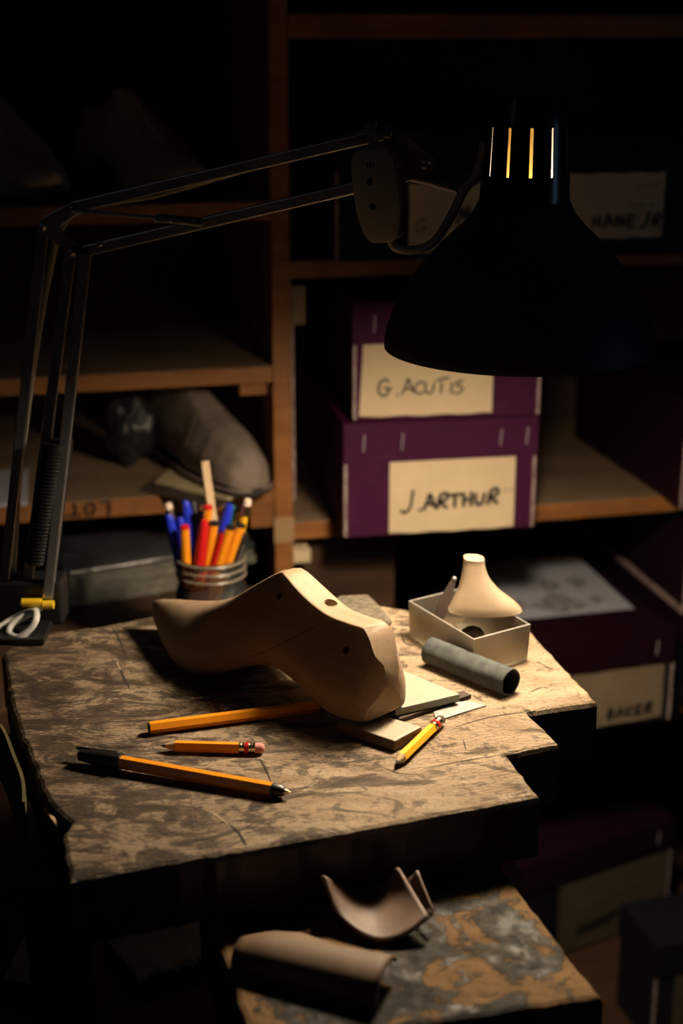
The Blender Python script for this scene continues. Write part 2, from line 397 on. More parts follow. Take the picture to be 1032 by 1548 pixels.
def lettering(bm, text, p0, ux, uz, nrm, size, pen, adv=.95, slant=0.0, rise=0.0):
    x = 0.0
    for ch in text:
        for st in GL[ch]:
            P = [p0 + ux * ((x + a + slant * b) * size) + uz * ((b + rise * (x + a)) * size) for a, b in st]
            if len(P) > 2: P = smooth_path(P, 4)
            prev = None
            for i in range(len(P)):
                t = (P[min(i + 1, len(P) - 1)] - P[max(i - 1, 0)]).normalized(); s = t.cross(nrm).normalized() * pen / 2
                e = t * (pen * .3) * (-1 if i == 0 else 1 if i == len(P) - 1 else 0)
                cur = (bm.verts.new(P[i] + s + e), bm.verts.new(P[i] - s + e))
                if prev: bm.faces.new((prev[0], prev[1], cur[1], cur[0]))
                prev = cur
        x += adv * (.55 if ch in ".I'" else 1.0)
    return bm

# ------------------------------------------------------------------ the room
struct(obj('floor', bx(-2.2, 2.2, -1.6, 2.6, -.05, 0), M['floor']))
bm = bmesh.new(); box(bm, -1.6, 1.6, .40, .46, 0, 2.6)
bm.transform(Matrix.Translation(SO) @ Matrix.Rotation(YAW, 4, 'Z')); struct(obj('wall_back', bm, M['wall']))

# ------------------------------------------------------------------ the shelving
rack = thing('wooden_shelving', 'old brown wooden shelving with orange board edges, filling the back wall', 'shelving', SO, YAW)
def upright(x0, x1, z0=0, z1=1.55, y0=0, y1=.34, m=None):
    return obj('upright', bx(x0, x1, y0, y1, z0, z1), m or M['shelf'], rack, bevel=.0012)
up = upright(-.0095, .0095)
obj('trim_strip', bx(.0097, .0122, -.001, .004, .78, .985), M['worn_edge'], rack, label='pale worn strip along the upright')
obj('tape', bx(-.0105, .0105, -.0012, -.0002, .735, .762), M['tape_old'], rack, label='yellowed tape patch round the upright')
upright(-.78, -.761, m=M['darkwood']); upright(.761, .78, m=M['darkwood'])
obj('back_panel', bx(-.761, .761, .342, .352, 0, 1.55), M['back'], rack)
def shelf(x0, x1, zt, th, y0=0.0, y1=.34, tilt=0.0):
    bm = bmesh.new(); box(bm, x0, x1, y0 + .002, y1, zt - th, zt)
    for f in bm.faces:
        if f.calc_center_median().z > zt - 1e-4: f.material_index = 1
    for v in bm.verts: v.co.z += (v.co.x - x0) * tilt
    return obj('shelf', bm, [M['shelf'], M['shelf_top']], rack, bevel=.0012)
SH_L = shelf(-.76, -.0097, .794, .019)
shelf(-.76, -.0097, .923, .017); shelf(-.76, -.0097, 1.087, .018); shelf(-.76, -.0097, 1.33, .018)
SH_R = shelf(.0097, .76, .755, .019); shelf(.0097, .76, 1.028, .018); shelf(.0097, .76, .505, .018)
obj('shelf', bx(.0097, .76, -.21, .34, .147, .165), M['darkwood'], rack, bevel=.0012); shelf(.0097, .76, 1.26, .022); shelf(-.76, .76, 1.568, .018)
obj('panel', bx(.0097, .128, .03, .045, .505, .736), M['darkwood'], rack, label='dark board closing off the left of the lower compartment')
obj('cleat', bx(-.04, -.0097, .02, .30, .890, .905), M['shelf'], rack); obj('cleat', bx(-.034, -.0097, .004, .02, .752, .774), M['shelf'], rack)
bm = bmesh.new()
box(bm, -.76, -.002, -.25, -.002, .665, .69)
obj('counter', bm, M['darkwood'], rack, bevel=.002, label='dark low counter projecting below the left shelves')
obj('counter_front', bx(-.75, -.012, -.235, -.02, 0, .664), M['darkwood'], rack, label='dark cupboard front under the counter')
# LOTT painted upside down on the edge of the board
bm = bmesh.new(); lettering(bm, 'LOtt', Vector((-.178, -.0004, .7925)), Vector((-1, 0, 0)), Vector((0, 0, -1)), Vector((0, -1, 0)), .015, .0022, 1.0)
wr = obj('writing', bm, M['ink'], rack); wr.parent = SH_L
# loose paper corner and white sticker at the divider
pp = obj('paper_tag', bx(.0096, .024, -.0022, -.0012, .965, 1.003), M['label_shaded'], rack, label='small pale paper tag hanging beside the upright')
obj('cleat', bx(.0096, .028, -.001, .03, .711, .7245), M['paper_label'], rack, label='small cream block below the shelf')

# ------------------------------------------------------------------ shoe boxes
def shoe_box(label, loc, yaw, w, d, h, lid, body_m, lid_m, tagrect=None, writing=(), group='shoe boxes on the shelves', staples=(), edge=True, label_tilt=0.0, lean=0.0, paper='paper_label'):
    t = thing('shoe_box', label, 'box', loc, yaw, group)
    bm = bx(-w / 2, w / 2, 0, d, 0, h - .003); b = obj('box_body', bm, body_m, t, bevel=.0008)
    e, th = .002, .0014; x0, x1, y0, y1, z0, z1 = -w / 2 - e, w / 2 + e, -e, d + e, h - lid, h
    bm = bmesh.new(); box(bm, x0, x1, y0, y1, z1 - th, z1)
    box(bm, x0, x1, y0, y0 + th, z0, z1 - th); box(bm, x0, x1, y1 - th, y1, z0, z1 - th)
    box(bm, x0, x0 + th, y0 + th, y1 - th, z0, z1 - th); box(bm, x1 - th, x1, y0 + th, y1 - th, z0, z1 - th)
    l = obj('lid', bm, lid_m, t)
    if edge:
        for s in (-1, 1):
            xc = s * w / 2
            obj('edge_trim', bx(xc - .0016, xc + .0016, -.0010, .0016, .001, z0 - .001), M['worn_edge'], t)
    for u in staples:
        bm = bmesh.new(); cx = u * w / 2
        tube(bm, [(cx, y0 - .0006, z0 + lid * .30), (cx + .001, y0 - .0010, z0 + lid * .72)], .0006, 6); obj('staple', bm, M['staple'], l)
    if tagrect:
        u0, u1, v0, v1 = tagrect; bm = bmesh.new(); nx = 12
        for k in range(nx + 1):
            f = k / nx
            for v in (v0, v1):
                for yy in (-.0008, -.0003):
                    wob = .0006 * math.sin(k * 1.7 + v * 300)
                    bm.verts.new((u0 + (u1 - u0) * f + (lean if v == v1 else 0) * (1 - f), yy - .0016 * abs(math.sin(f * 3.1)) * (1 if v == v0 else .3), v + wob + label_tilt * f))
        bm.verts.ensure_lookup_table(); vv = bm.verts
        for k in range(nx):
            a, c = 4 * k, 4 * (k + 1)
            for q in ((a, a + 2, c + 2, c), (a + 1, c + 1, c + 3, a + 3), (a, c, c + 1, a + 1), (a + 2, a + 3, c + 3, c + 2)): bm.faces.new([vv[i] for i in q])
        bm.faces.new([vv[i] for i in (0, 1, 3, 2)]); bm.faces.new([vv[i] for i in (4 * nx, 4 * nx + 2, 4 * nx + 3, 4 * nx + 1)])
        pl = obj('paper_label', bm, M[paper], t)
        for (txt, x, z, size, pen, adv, m, rise) in writing:
            bm = bmesh.new(); lettering(bm, txt, Vector((x, -.0034, z)), Vector((1, 0, 0)), Vector((0, 0, 1)), Vector((0, -1, 0)), size, pen, adv, .05, rise)
            obj('writing', bm, m, pl)
    return t
INK, FNT = M['ink'], M['ink_faint']
JA = shoe_box('plum shoe box with tan label reading J. ARTHUR, the lower of two', (.1005, 1.446, .7553), R(10), .196, .31, .119, .041, M['purple'], M['purple'],
    (-.053, .078, .002, .078), [('J.', -.041, .0260, .0185, .0030, .74, INK, 0), ('ARtHUR', -.0180, .0265, .0158, .0036, .84, INK, .04), ("''", .064, .034, .012, .0016, .9, FNT, 0)], staples=(-.82, -.42, .62, .9))
GA = shoe_box('plum shoe box with cream label reading G. ACUTIS, the upper of two', (.1055, 1.449, .8757), R(8), .187, .31, .117, .040, M['purple'], M['purple'],
    (-.089, .046, .004, .079), [('G.', -.071, .0255, .0165, .0020, .92, INK, 0), ('ACUTIS', -.0465, .0265, .0152, .0020, .74, INK, -.01)], staples=(-.8,), lean=.004)
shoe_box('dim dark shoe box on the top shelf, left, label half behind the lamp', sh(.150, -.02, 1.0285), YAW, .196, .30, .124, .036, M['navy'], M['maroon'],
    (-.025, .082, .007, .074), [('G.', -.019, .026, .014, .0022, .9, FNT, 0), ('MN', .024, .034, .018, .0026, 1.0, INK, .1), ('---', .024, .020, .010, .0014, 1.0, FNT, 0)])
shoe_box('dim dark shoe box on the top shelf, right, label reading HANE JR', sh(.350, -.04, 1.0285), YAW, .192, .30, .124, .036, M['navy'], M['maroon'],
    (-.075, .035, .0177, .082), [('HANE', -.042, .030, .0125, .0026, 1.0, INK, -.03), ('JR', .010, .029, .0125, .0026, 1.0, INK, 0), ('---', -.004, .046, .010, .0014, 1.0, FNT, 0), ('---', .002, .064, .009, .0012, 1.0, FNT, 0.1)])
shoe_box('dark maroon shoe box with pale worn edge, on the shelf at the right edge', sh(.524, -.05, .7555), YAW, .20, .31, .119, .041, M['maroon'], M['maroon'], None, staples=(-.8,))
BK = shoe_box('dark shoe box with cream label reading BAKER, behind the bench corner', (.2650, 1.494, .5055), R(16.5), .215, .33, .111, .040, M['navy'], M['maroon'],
    (-.060, .098, .003, .068), [('N.', .004, .010, .0125, .0024, 1.0, INK, .05), ('BAKER', .029, .0125, .0120, .0030, .95, INK, .05)], label_tilt=.003, staples=(.8,), paper='label_shaded')
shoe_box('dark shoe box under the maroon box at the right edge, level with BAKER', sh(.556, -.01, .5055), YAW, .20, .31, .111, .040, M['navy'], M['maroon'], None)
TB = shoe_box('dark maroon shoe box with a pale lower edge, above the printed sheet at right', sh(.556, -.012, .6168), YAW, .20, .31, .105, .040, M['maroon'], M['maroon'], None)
obj('base_trim', bx(-.1015, -.0985, 0, .31, 0, .007), M['worn_edge'], TB, label='pale worn bottom edge')
LA, LR = on(787, 1312, .3095), on(1018, 1236, .3095)
LU = (LR - LA); LW = LU.length - .004; LY = math.atan2(LU.y, LU.x); LM = (LA + LR) / 2; LM.z = .1655
LB = shoe_box('tilted dark blue shoe box low down, dim label with faint pencil notes', LM, LY, LW, .27, .144, .042, M['navy'], M['maroon'],
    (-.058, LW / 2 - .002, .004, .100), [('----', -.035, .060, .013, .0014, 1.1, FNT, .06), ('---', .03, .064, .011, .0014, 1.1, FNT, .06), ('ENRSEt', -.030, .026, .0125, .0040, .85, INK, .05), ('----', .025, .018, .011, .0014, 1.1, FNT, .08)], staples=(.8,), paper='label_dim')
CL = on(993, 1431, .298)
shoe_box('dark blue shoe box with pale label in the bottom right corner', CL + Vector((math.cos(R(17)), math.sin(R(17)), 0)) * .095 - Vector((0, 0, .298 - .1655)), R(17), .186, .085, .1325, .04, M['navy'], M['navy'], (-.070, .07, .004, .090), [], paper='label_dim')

# printed sheet on the BAKER box
bm = bmesh.new(); Z = .6168
c = [on(742, 941, Z), on(958, 920, Z), on(868, 838, Z), on(690, 855, Z)]
q = []
for zz in (Z, Z + .0006): q.append([bm.verts.new((a.x, a.y, zz)) for a in c])
bm.faces.new(q[0][::-1]); bm.faces.new(q[1])
for i in range(4): bm.faces.new((q[0][i], q[0][(i + 1) % 4], q[1][(i + 1) % 4], q[1][i]))
ps = thing('printed_sheet', 'white printed sheet with a grey drawing, lying on a dark box', 'paper', c[0])
obj('paper', bm, M['paper_white'], ps, world=True)
bm = bmesh.new()
for (px, py, a, b) in ((845, 912, .030, .026), (873, 880, .012, .018), (900, 906, .010, .010), (782, 915, .014, .014), (830, 886, .012, .02)):
    o_ = on(px, py, Z + .0008); vs = [bm.verts.new(o_ + Vector((math.cos(t) * a * (1 + .25 * math.sin(3 * t + px)), math.sin(t) * b * (1 + .2 * math.cos(4 * t)), 0))) for t in [2 * math.pi * k / 28 for k in range(28)]]
    bm.faces.new(vs)
obj('drawing', bm, M['drawing_ink'], ps, world=True)

# ------------------------------------------------------------------ the workbench
TZ = .80
bench = thing('workbench', 'battered stained wooden workbench top with stepped right end', 'workbench', (0, .95, 0))
def edge_line(pts, step=.006, jit=.0007, seed=0):
    out = []; rnd = random.Random(seed)
    for i in range(len(pts)):
        a, b = Vector(pts[i]), Vector(pts[(i + 1) % len(pts)]); n = max(1, int((b - a).length / step))
        for k in range(n):
            p = a.lerp(b, k / n); 
            if k: p += Vector((rnd.uniform(-jit, jit), rnd.uniform(-jit, jit), 0))
            out.append(p)
    return out
def T(px, py): v = on(px, py, TZ); v.z = 0; return v
A0 = T(104, 1334); A1 = T(817, 1204)                        # front edge
udir = (A1 - A0).normalized()
left_pts = [T(92, 1262), T(106, 1243), T(76, 1216), T(60, 1190), T(44, 1142), T(30, 1108), T(17, 1066), T(6, 1010), T(3, 986)]
outline = [A0, T(250, 1306), T(380, 1284), T(560, 1252), T(700, 1226), A1, T(766, 1140), T(845, 1124), T(797, 1075), T(903, 1060), T(800, 950), T(690, 931), T(618, 921),
           T(574, 914), T(480, 902), T(360, 908), T(228, 930), T(150, 946), T(60, 956), T(26, 966)] + left_pts[::-1]
def plank(poly, seed):
    pts = edge_line(poly, .007, .0008, seed); n = len(pts)
    cen = sum(pts, Vector()) / n
    def inset(d):
        out = []
        for i in range(n):
            t = (pts[(i + 1) % n] - pts[i - 1]).normalized(); out.append(pts[i] + Vector((-t.y, t.x, 0)) * d)
        return out
    area_ = sum(pts[i].x * pts[(i + 1) % n].y - pts[(i + 1) % n].x * pts[i].y for i in range(n))
    sg = 1 if area_ > 0 else -1
    rnd = random.Random(seed + 5); bm = bmesh.new(); rings = []
    for d, z in ((.0022 * sg, -.043), (.0, -.041), (.0, -.020), (.0, -.0042), (.0012 * sg, -.0013), (.0034 * sg, 0.0)):
        rings.append([bm.verts.new((p.x, p.y, TZ + z)) for p in inset(d)])
    for r_, (a, b) in enumerate(zip(rings, rings[1:])):
        for i in range(n):
            j = (i + 1) % n; f = bm.faces.new((a[i], a[j], b[j], b[i])); f.material_index = 1 if r_ < 3 else 0
    bm.faces.new(rings[-1]).material_index = 0; bm.faces.new(rings[0][::-1]).material_index = 1
    return bm
obj('top', plank(outline, 1), [M['bench'], M['bench_edge']], bench, world=True)
for (x, y, w) in ((-.172, .80, .04), (-.215, 1.062, .03), (.095, .95, .04), (.02, .90, .05)):
    obj('leg', bx(x - w / 2, x + w / 2, y - w / 2, y + w / 2, 0, .7575), M['bench_edge'], bench, world=True, bevel=.003)
obj('lower_shelf', bx(-.26, -.085, .826, 1.04, .545, .565), M['darkwood'], bench, world=True, bevel=.002)
# cracks and knife cuts in the top
def cut(pts, w, m, name):
    P = smooth_path([on(a, b, TZ + .00025) for a, b in pts], 5); bm = bmesh.new(); prev = None
    for i, p in enumerate(P):
        t = (P[min(i + 1, len(P) - 1)] - P[max(i - 1, 0)]).normalized(); s = Vector((-t.y, t.x, 0)) * w * .5 * (.35 + .65 * math.sin(math.pi * min(max(i / (len(P) - 1), .06), .94))) * random.uniform(.7, 1.3)
        cur = (bm.verts.new(p + s), bm.verts.new(p - s))
        if prev: bm.faces.new((prev[0], prev[1], cur[1], cur[0]))
        prev = cur
    return obj(name, bm, m, bench, world=True)
for pts, w in (([(168, 948), (180, 965), (189, 990)], .0016), ([(178, 1003), (186, 1022), (196, 1041)], .0018), ([(25, 1076), (70, 1066), (130, 1058), (190, 1042)], .0011),
               ([(345, 1246), (360, 1258), (372, 1278)], .0018), ([(393, 1148), (402, 1163), (410, 1184)], .0012), ([(690, 1098), (740, 1084), (795, 1076)], .0008), ([(640, 1162), (700, 1150), (764, 1140)], .0006),
               ([(560, 1150), (600, 1168), (640, 1170)], .0006), ([(802, 1046), (815, 1040), (828, 1040)], .0010), ([(812, 1000), (830, 1010)], .0010), ([(606, 956), (612, 972), (626, 975)], .0012),
               ([(700, 1118), (704, 1135)], .0009), ([(120, 1120), (160, 1130), (210, 1128)], .0010)):
    cut(pts, w, M['crack'], 'crack')
for pts, w in (([(305, 1222), (330, 1234), (348, 1250)], .0010), ([(176, 1000), (182, 1012)], .0010), ([(330, 1108), (400, 1150), (470, 1165)], .0006), ([(640, 1130), (700, 1120), (760, 1108)], .0005)):
    cut(pts, w, M['scratch'], 'scratch')
# leather strip nailed along the left side
rail = [(on(a, b, .797) + Vector((-.002, 0, 0))) for a, b in ((2, 1040), (12, 1078), (26, 1100), (38, 1150), (52, 1192), (64, 1212))]
rail = smooth_path(rail, 6); bm = bmesh.new(); prev = None
for i, p in enumerate(rail):
    f = i / (len(rail) - 1); o_ = Vector((-.006 - .004 * math.sin(f * 7), 0, .001 * math.sin(f * 19)))
    hgt = .028 + .05 * f
    cur = [bm.verts.new(p + o_), bm.verts.new(p + o_ + Vector((-.0022, 0, 0))), bm.verts.new(p + o_ + Vector((-.004, .004, -hgt))), bm.verts.new(p + o_ + Vector((-.0015, .004, -hgt)))]
    if prev:
        for k in range(4): bm.faces.new((prev[k], prev[(k + 1) % 4], cur[(k + 1) % 4], cur[k]))
    else: bm.faces.new(cur)
    prev = cur
bm.faces.new(prev[::-1])
obj('leather_strip', bm, M['leather_olive'], bench, world=True, smooth=True, label='olive leather strip curling off the left side')
obj('splinter', tube(bmesh.new(), [on(68, 1222, .792), on(80, 1240, .795), on(90, 1254, .793)], [.0012, .0022, .0014], 6), M['raw_wood'], bench, world=True, label='pale torn splinter')

# ------------------------------------------------------------------ low board in front
LZ = .7568
lc = [on(384, 1590, LZ), on(912, 1508, LZ), on(742, 1288, LZ), on(300, 1348, LZ)]
st = thing('low_stand', 'low board with flaking grey paint, sticking out below the workbench', 'stand', (.03, .72, 0))
bm = bmesh.new(); pts = edge_line([Vector((p.x, p.y, 0)) for p in lc], .008, .0008, 9)
n_ = len(pts); rr = []
for d, z in ((0, -.05), (0, -.004), (.0016, -.001), (.004, 0)):
    ring = []
    for i in range(n_):
        t = (pts[(i + 1) % n_] - pts[i - 1]).normalized(); ring.append(bm.verts.new(pts[i] + Vector((-t.y, t.x, 0)) * d + Vector((0, 0, LZ + z))))
    rr.append(ring)
for k, (a, b) in enumerate(zip(rr, rr[1:])):
    for i in range(n_): bm.faces.new((a[i], a[(i + 1) % n_], b[(i + 1) % n_], b[i])).material_index = 1 if k < 1 else 0
bm.faces.new(rr[-1]); bm.faces.new(rr[0][::-1]).material_index = 1
obj('board', bm, [M['painted'], M['bench_edge']], st, world=True)
for a, b in ((.11, .69), (-.025, .66), (.07, .79), (-.055, .755)):
    obj('leg', bx(a - .018, a + .018, b - .018, b + .018, 0, .7065), M['darkwood'], st, world=True)

# ------------------------------------------------------------------ the shoe lasts
def interp(tab, s):
    for (a, *va), (b, *vb) in zip(tab, tab[1:]):
        if a <= s <= b: break
    else: return tab[-1][1:] if s > tab[-1][0] else tab[0][1:]
    i = [t[0] for t in tab].index(a); p = tab[max(i - 1, 0)]; q = tab[min(i + 2, len(tab) - 1)]
    t = (s - a) / (b - a); out = []
    for k in range(len(va)):
        y1, y2 = va[k], vb[k]
        m1 = (y2 - p[k + 1]) / (b - p[0]) * (b - a) if b != p[0] else y2 - y1
        m2 = (q[k + 1] - y1) / (q[0] - a) * (b - a) if q[0] != a else y2 - y1
        out.append((2 * t ** 3 - 3 * t * t + 1) * y1 + (t ** 3 - 2 * t * t + t) * m1 + (-2 * t ** 3 + 3 * t * t) * y2 + (t ** 3 - t * t) * m2)
    return out
#        s     zb     zt    wb     wt     c     bulge
LAST = [(-.0010, .022, .041, .0060, .0040, .000, .40),
        (.0018, .015, .0520, .0135, .0075, .000, .40),
        (.0070, .0105, .0630, .0205, .0095, .000, .36),
        (.0150, .009, .0712, .0250, .0088, .000, .34),
        (.032, .009, .0716, .0280, .0088, .000, .32),
        (.050, .0130, .0722, .0280, .0092, .000, .32),
        (.066, .0190, .0762, .0270, .0100, -.001, .34),
        (.082, .0232, .0832, .0262, .0098, -.001, .36),
        (.094, .0235, .0890, .0258, .0085, -.001, .36),
        (.102, .0225, .0888, .0258, .0072, -.001, .36),
        (.112, .0195, .0835, .0268, .0075, -.001, .36),
        (.126, .0135, .0735, .0292, .0098, .000, .36),
        (.144, .005, .0605, .0335, .0125, .001, .36),
        (.166, .000, .0495, .0360, .0185, .002, .38),
        (.186, .001, .0425, .0335, .0205, .002, .32),
        (.206, .0045, .0370, .0265, .0175, .001, .30),
        (.226, .0095, .0325, .0172, .0115, .000, .30),
        (.242, .0145, .0285, .0088, .0060, .000, .34),
        (.250, .0180, .0255, .0028, .0020, .000, .55)]
def last_section(s, ridge=True):
    zb, zt, wb, wt, c, bu = interp(LAST, s); h = zt - zb
    k = max(0.0, min(1.0, (s - .10) / .045)) * max(0.0, min(1.0, (.185 - s) / .03)) if ridge else 0.0
    def half(w):
        P = [(0, 0), (.55 * wb, 0.0), (.86 * wb, .018), (.98 * wb, .09), (wb, .20), (wb * .985, bu), (wb + (w - wb) * .45, bu + (1 - bu) * .40),
             (wb + (w - wb) * .80, bu + (1 - bu) * .72), (w * .98, .93), (w * .72, .985), (0, 1.0)]
        if ridge and s < .104:                        # the sawn flat on top of the cone
            fl_ = min(1.0, (.104 - s) / .008)
            for i_, q_ in ((8, (w * 1.06, .955)), (9, (w * 1.0, .998))): P[i_] = (P[i_][0] + (q_[0] - P[i_][0]) * fl_, P[i_][1] + (q_[1] - P[i_][1]) * fl_)
        if ridge:                                     # the toe is a rounded dome rather than a ridge
            e = max(0.0, min(1.0, (s - .140) / .045)); e = e * e * (3 - 2 * e)
            D = P[:6] + [(wb * .88, bu + (1 - bu) * .30), (wb * .68, bu + (1 - bu) * .60), (wb * .45, bu + (1 - bu) * .83), (wb * .22, bu + (1 - bu) * .955), (0, 1.0)]
            P = [(a + (c_ - a) * e, b + (d_ - b) * e) for (a, b), (c_, d_) in zip(P, D)]
        return [(p.x, p.y) for p in smooth_path([Vector((a, b, 0)) for a, b in P], 3)]
    near, far = half(wt * (1 + .55 * k)), half(wt * (1 + .1 * k))
    loop = near + [(-a, b * (1 - .10 * k * (b > .5))) for a, b in far[-2:0:-1]]
    return [(s, c + a, zb + h * b) for a, b in loop]
def last_bm():
    bm = bmesh.new(); N_ = 84; rings = []
    for i in range(N_ + 1):
        f = i / N_; s = -.0010 + .2510 * (f - .06 * math.sin(2 * math.pi * f))
        rings.append([bm.verts.new(p) for p in last_section(min(max(s, -.0010), .250))])
    n = len(rings[0])
    for a, b in zip(rings, rings[1:]):
        for k in range(n): bm.faces.new((a[k], a[(k + 1) % n], b[(k + 1) % n], b[k]))
    bm.faces.new(rings[0]); bm.faces.new(rings[-1][::-1])
    bmesh.ops.recalc_face_normals(bm, faces=bm.faces)
    def slice_(co, no):
        g = bmesh.ops.bisect_plane(bm, geom=list(bm.verts) + list(bm.edges) + list(bm.faces), plane_co=co, plane_no=Vector(no).normalized(), clear_outer=True)
        e = [x for x in g['geom_cut'] if isinstance(x, bmesh.types.BMEdge)]
        if e:
            r = bmesh.ops.contextual_create(bm, geom=e)
            for f in r['faces']: f.material_index = 0; f.tag = True
    slice_(Vector((.0140, 0, .0692)), (-.71, .12, .70))                     # chiselled chamfers round the heel
    slice_(Vector((.0052, 0, .0562)), (-.86, .10, .5)); slice_(Vector((.0004, 0, .044)), (-1, .05, .22))
    slice_(Vector((.0050, .012, .045)), (-1, .75, .20)); slice_(Vector((.0050, -.012, .045)), (-1, -.8, .25))
    slice_(Vector((.0100, .0185, .05)), (-.75, 1, .26)); slice_(Vector((.0100, -.0185, .05)), (-.75, -1, .3))
    slice_(Vector((.0006, 0, .024)), (-1, .2, -.25)); slice_(Vector((.0170, .0215, .05)), (-.35, 1, .30))
    return bm
H0 = Vector((.034, .901, TZ)); TOE = Vector((-.152, 1.083, TZ))
dvec = (TOE - H0); ang = math.atan2(dvec.y, dvec.x)
last = thing('shoe_last', 'large pale wooden shoe last lying on the workbench, the main object', 'shoe last', H0 + Vector((0, 0, .0)), ang)
lb = obj('last_body', last_bm(), M['beech'], last, smooth=True, angle=22)
def hole(o, pts):
    bm = bmesh.new()
    for p, d, r, l in pts: tube(bm, [Vector(p) - Vector(d).normalized() * l, Vector(p) + Vector(d).normalized() * .03], r, 20)
    cut_ = obj('cutter', bm, M['crack'])
    cut_.parent = o.parent
    md = o.modifiers.new('b', 'BOOLEAN'); md.operation = 'DIFFERENCE'; md.solver = 'EXACT'; md.object = cut_
    bpy.context.view_layer.update(); dg = bpy.context.evaluated_depsgraph_get()
    me = bpy.data.meshes.new_from_object(o.evaluated_get(dg)); o.modifiers.clear(); o.data = me
    bpy.data.objects.remove(cut_, do_unlink=True)
HOLES = [((.0965, .014, .0755), (.1, 1, .35), .0026, .012), ((.0286, .020, .0565), (.0, 1, .30), .0027, .012), ((.0608, -.003, .0745), (-.22, 0, 1), .0046, .014)]
hole(lb, HOLES)
bm = bmesh.new(); lathe(bm, [(.0047, -.010), (.0047, .0006), (.0036, .0006), (.0036, -.010)], 24, (.0608, -.003, .0736), closed=True)
obj('bushing', bm, M['ferrule'], last, label='brass bushing in the top', smooth=True)

from mathutils.bvhtree import BVHTree
def on_last(pxs, w, m, name):
    mw = Matrix.Translation(last.location) @ Matrix.Rotation(ang, 4, 'Z'); inv = mw.inverted()
    b_ = bmesh.new(); b_.from_mesh(lb.data); tree = BVHTree.FromBMesh(b_); bm = bmesh.new(); prev = None
    P = []
    for p in smooth_path([Vector((a, b, 0)) for a, b in pxs], 6):
        hit = tree.ray_cast(inv @ Vector((0, 0, CAMZ)), (inv.to_3x3() @ ray(p.x, p.y)).normalized())
        if hit[0] is not None: P.append((hit[0] + hit[1] * .00012, hit[1]))
    for i, (p, n_) in enumerate(P):
        t = (P[min(i + 1, len(P) - 1)][0] - P[max(i - 1, 0)][0]).normalized(); sd = t.cross(n_) * w / 2 * (.4 + .6 * math.sin(math.pi * (i + .5) / len(P)))
        cur = (bm.verts.new(p + sd), bm.verts.new(p - sd))
        if prev: bm.faces.new((prev[0], prev[1], cur[1], cur[0]))
        prev = cur
    b_.free(); return obj(name, bm, m, last)
on_last([(378, 994), (420, 976), (460, 955), (485, 943)], .0005, M['crack'], 'crack')
on_last([(484, 944), (494, 938), (502, 932)], .0007, M['scratch'], 'splinter')

# two more lasts on the top left shelf share that shape without the work on it
src2 = lb.data.copy(); src2.materials.clear(); src2.materials.append(M['pale_last'])
for k, (px, lab) in enumerate(((60, 'dim wooden shoe last on the upper left shelf, left of the two'), (195, 'dim wooden shoe last on the upper left shelf, right of the two'))):
    t = thing('shoe_last', lab, 'shoe last', sh(-.305 + .140 * k, .235, 1.0878), YAW - R(66), 'shoe lasts on the upper left shelf')
    o = bpy.data.objects.new('last_body', src2); C.objects.link(o); o.parent = t; o.scale = (.92, 1.2, 1.12)

# ------------------------------------------------------------------ things on the bench
# board + block under the heel
def slab(bm, pts, z0, z1, mi_top=0, mi_side=1):
    a = [bm.verts.new((p.x, p.y, z0)) for p in pts]; b = [bm.verts.new((p.x, p.y, z1)) for p in pts]
    bm.faces.new(b).material_index = mi_top; bm.faces.new(a[::-1]).material_index = mi_side
    for i in range(len(pts)): bm.faces.new((a[i], a[(i + 1) % len(pts)], b[(i + 1) % len(pts)], b[i])).material_index = mi_side
    return bm
bt = TZ + .0082
o = obj('block', slab(bmesh.new(), [on(509, 1091, bt), on(596, 1120, bt), on(638, 1098, bt), on(556, 1074, bt)], TZ + .0002, bt), [M['block'], M['block_side']], bevel=.0012)
tag(origin_to(o, on(596, 1125, TZ)), 'small pale rectangular block under the heel of the large last', 'block')
gt = TZ + .0088
o = obj('leather_scrap', slab(bmesh.new(), [on(602, 1088, TZ + .003), on(712, 1050, TZ + .003), on(700, 1044, TZ + .003), on(600, 1072, TZ + .003)], TZ + .0002, TZ + .0030, 0, 0), M['leather_dark'])
tag(origin_to(o, on(650, 1070, TZ)), 'thin dark leather scrap poking out beneath the pale green board', 'leather scrap')
o = obj('green_board', slab(bmesh.new(), [on(598, 1072, gt), on(695, 1049, gt), on(604, 1011, gt), on(560, 1030, gt)], TZ + .0034, gt), [M['board_green'], M['board_edge']], bevel=.0005)
tag(origin_to(o, on(650, 1072, TZ + .0034)), 'pale green flat board half under the heel of the large last', 'board')
# blade fragment
o = obj('blade_fragment', slab(bmesh.new(), [on(660, 1090, TZ + .001), on(692, 1079, TZ + .001), on(735, 1066, TZ + .001), on(712, 1060, TZ + .001), on(690, 1061, TZ + .001), on(655, 1076, TZ + .001)], TZ + .0003, TZ + .0011, 0, 0), M['blade'])
tag(origin_to(o, on(690, 1075, TZ)), 'thin worn steel blade fragment beside the pencil stub', 'blade')
# grit block
t = thing('sanding_block', 'pitted grey sanding block with ochre side, behind the last', 'sanding block', on(555, 950, TZ))
z0, z1 = TZ + .0003, TZ + .0140
cc = [on(593, 936, z1), on(566, 950, z1), on(500, 930, z1), on(497, 910, z1), on(513, 899, z1), on(557, 897, z1), on(576, 916, z1)]
bm = bmesh.new(); slab(bm, cc, z1 - .0058, z1, 0, 0); obj('grit_face', bm, M['grit'], t, world=True, bevel=.0025, seg=3)
bm = bmesh.new(); slab(bm, cc, z0, z1 - .0060, 0, 0); obj('backing', bm, M['cork'], t, world=True, bevel=.002)
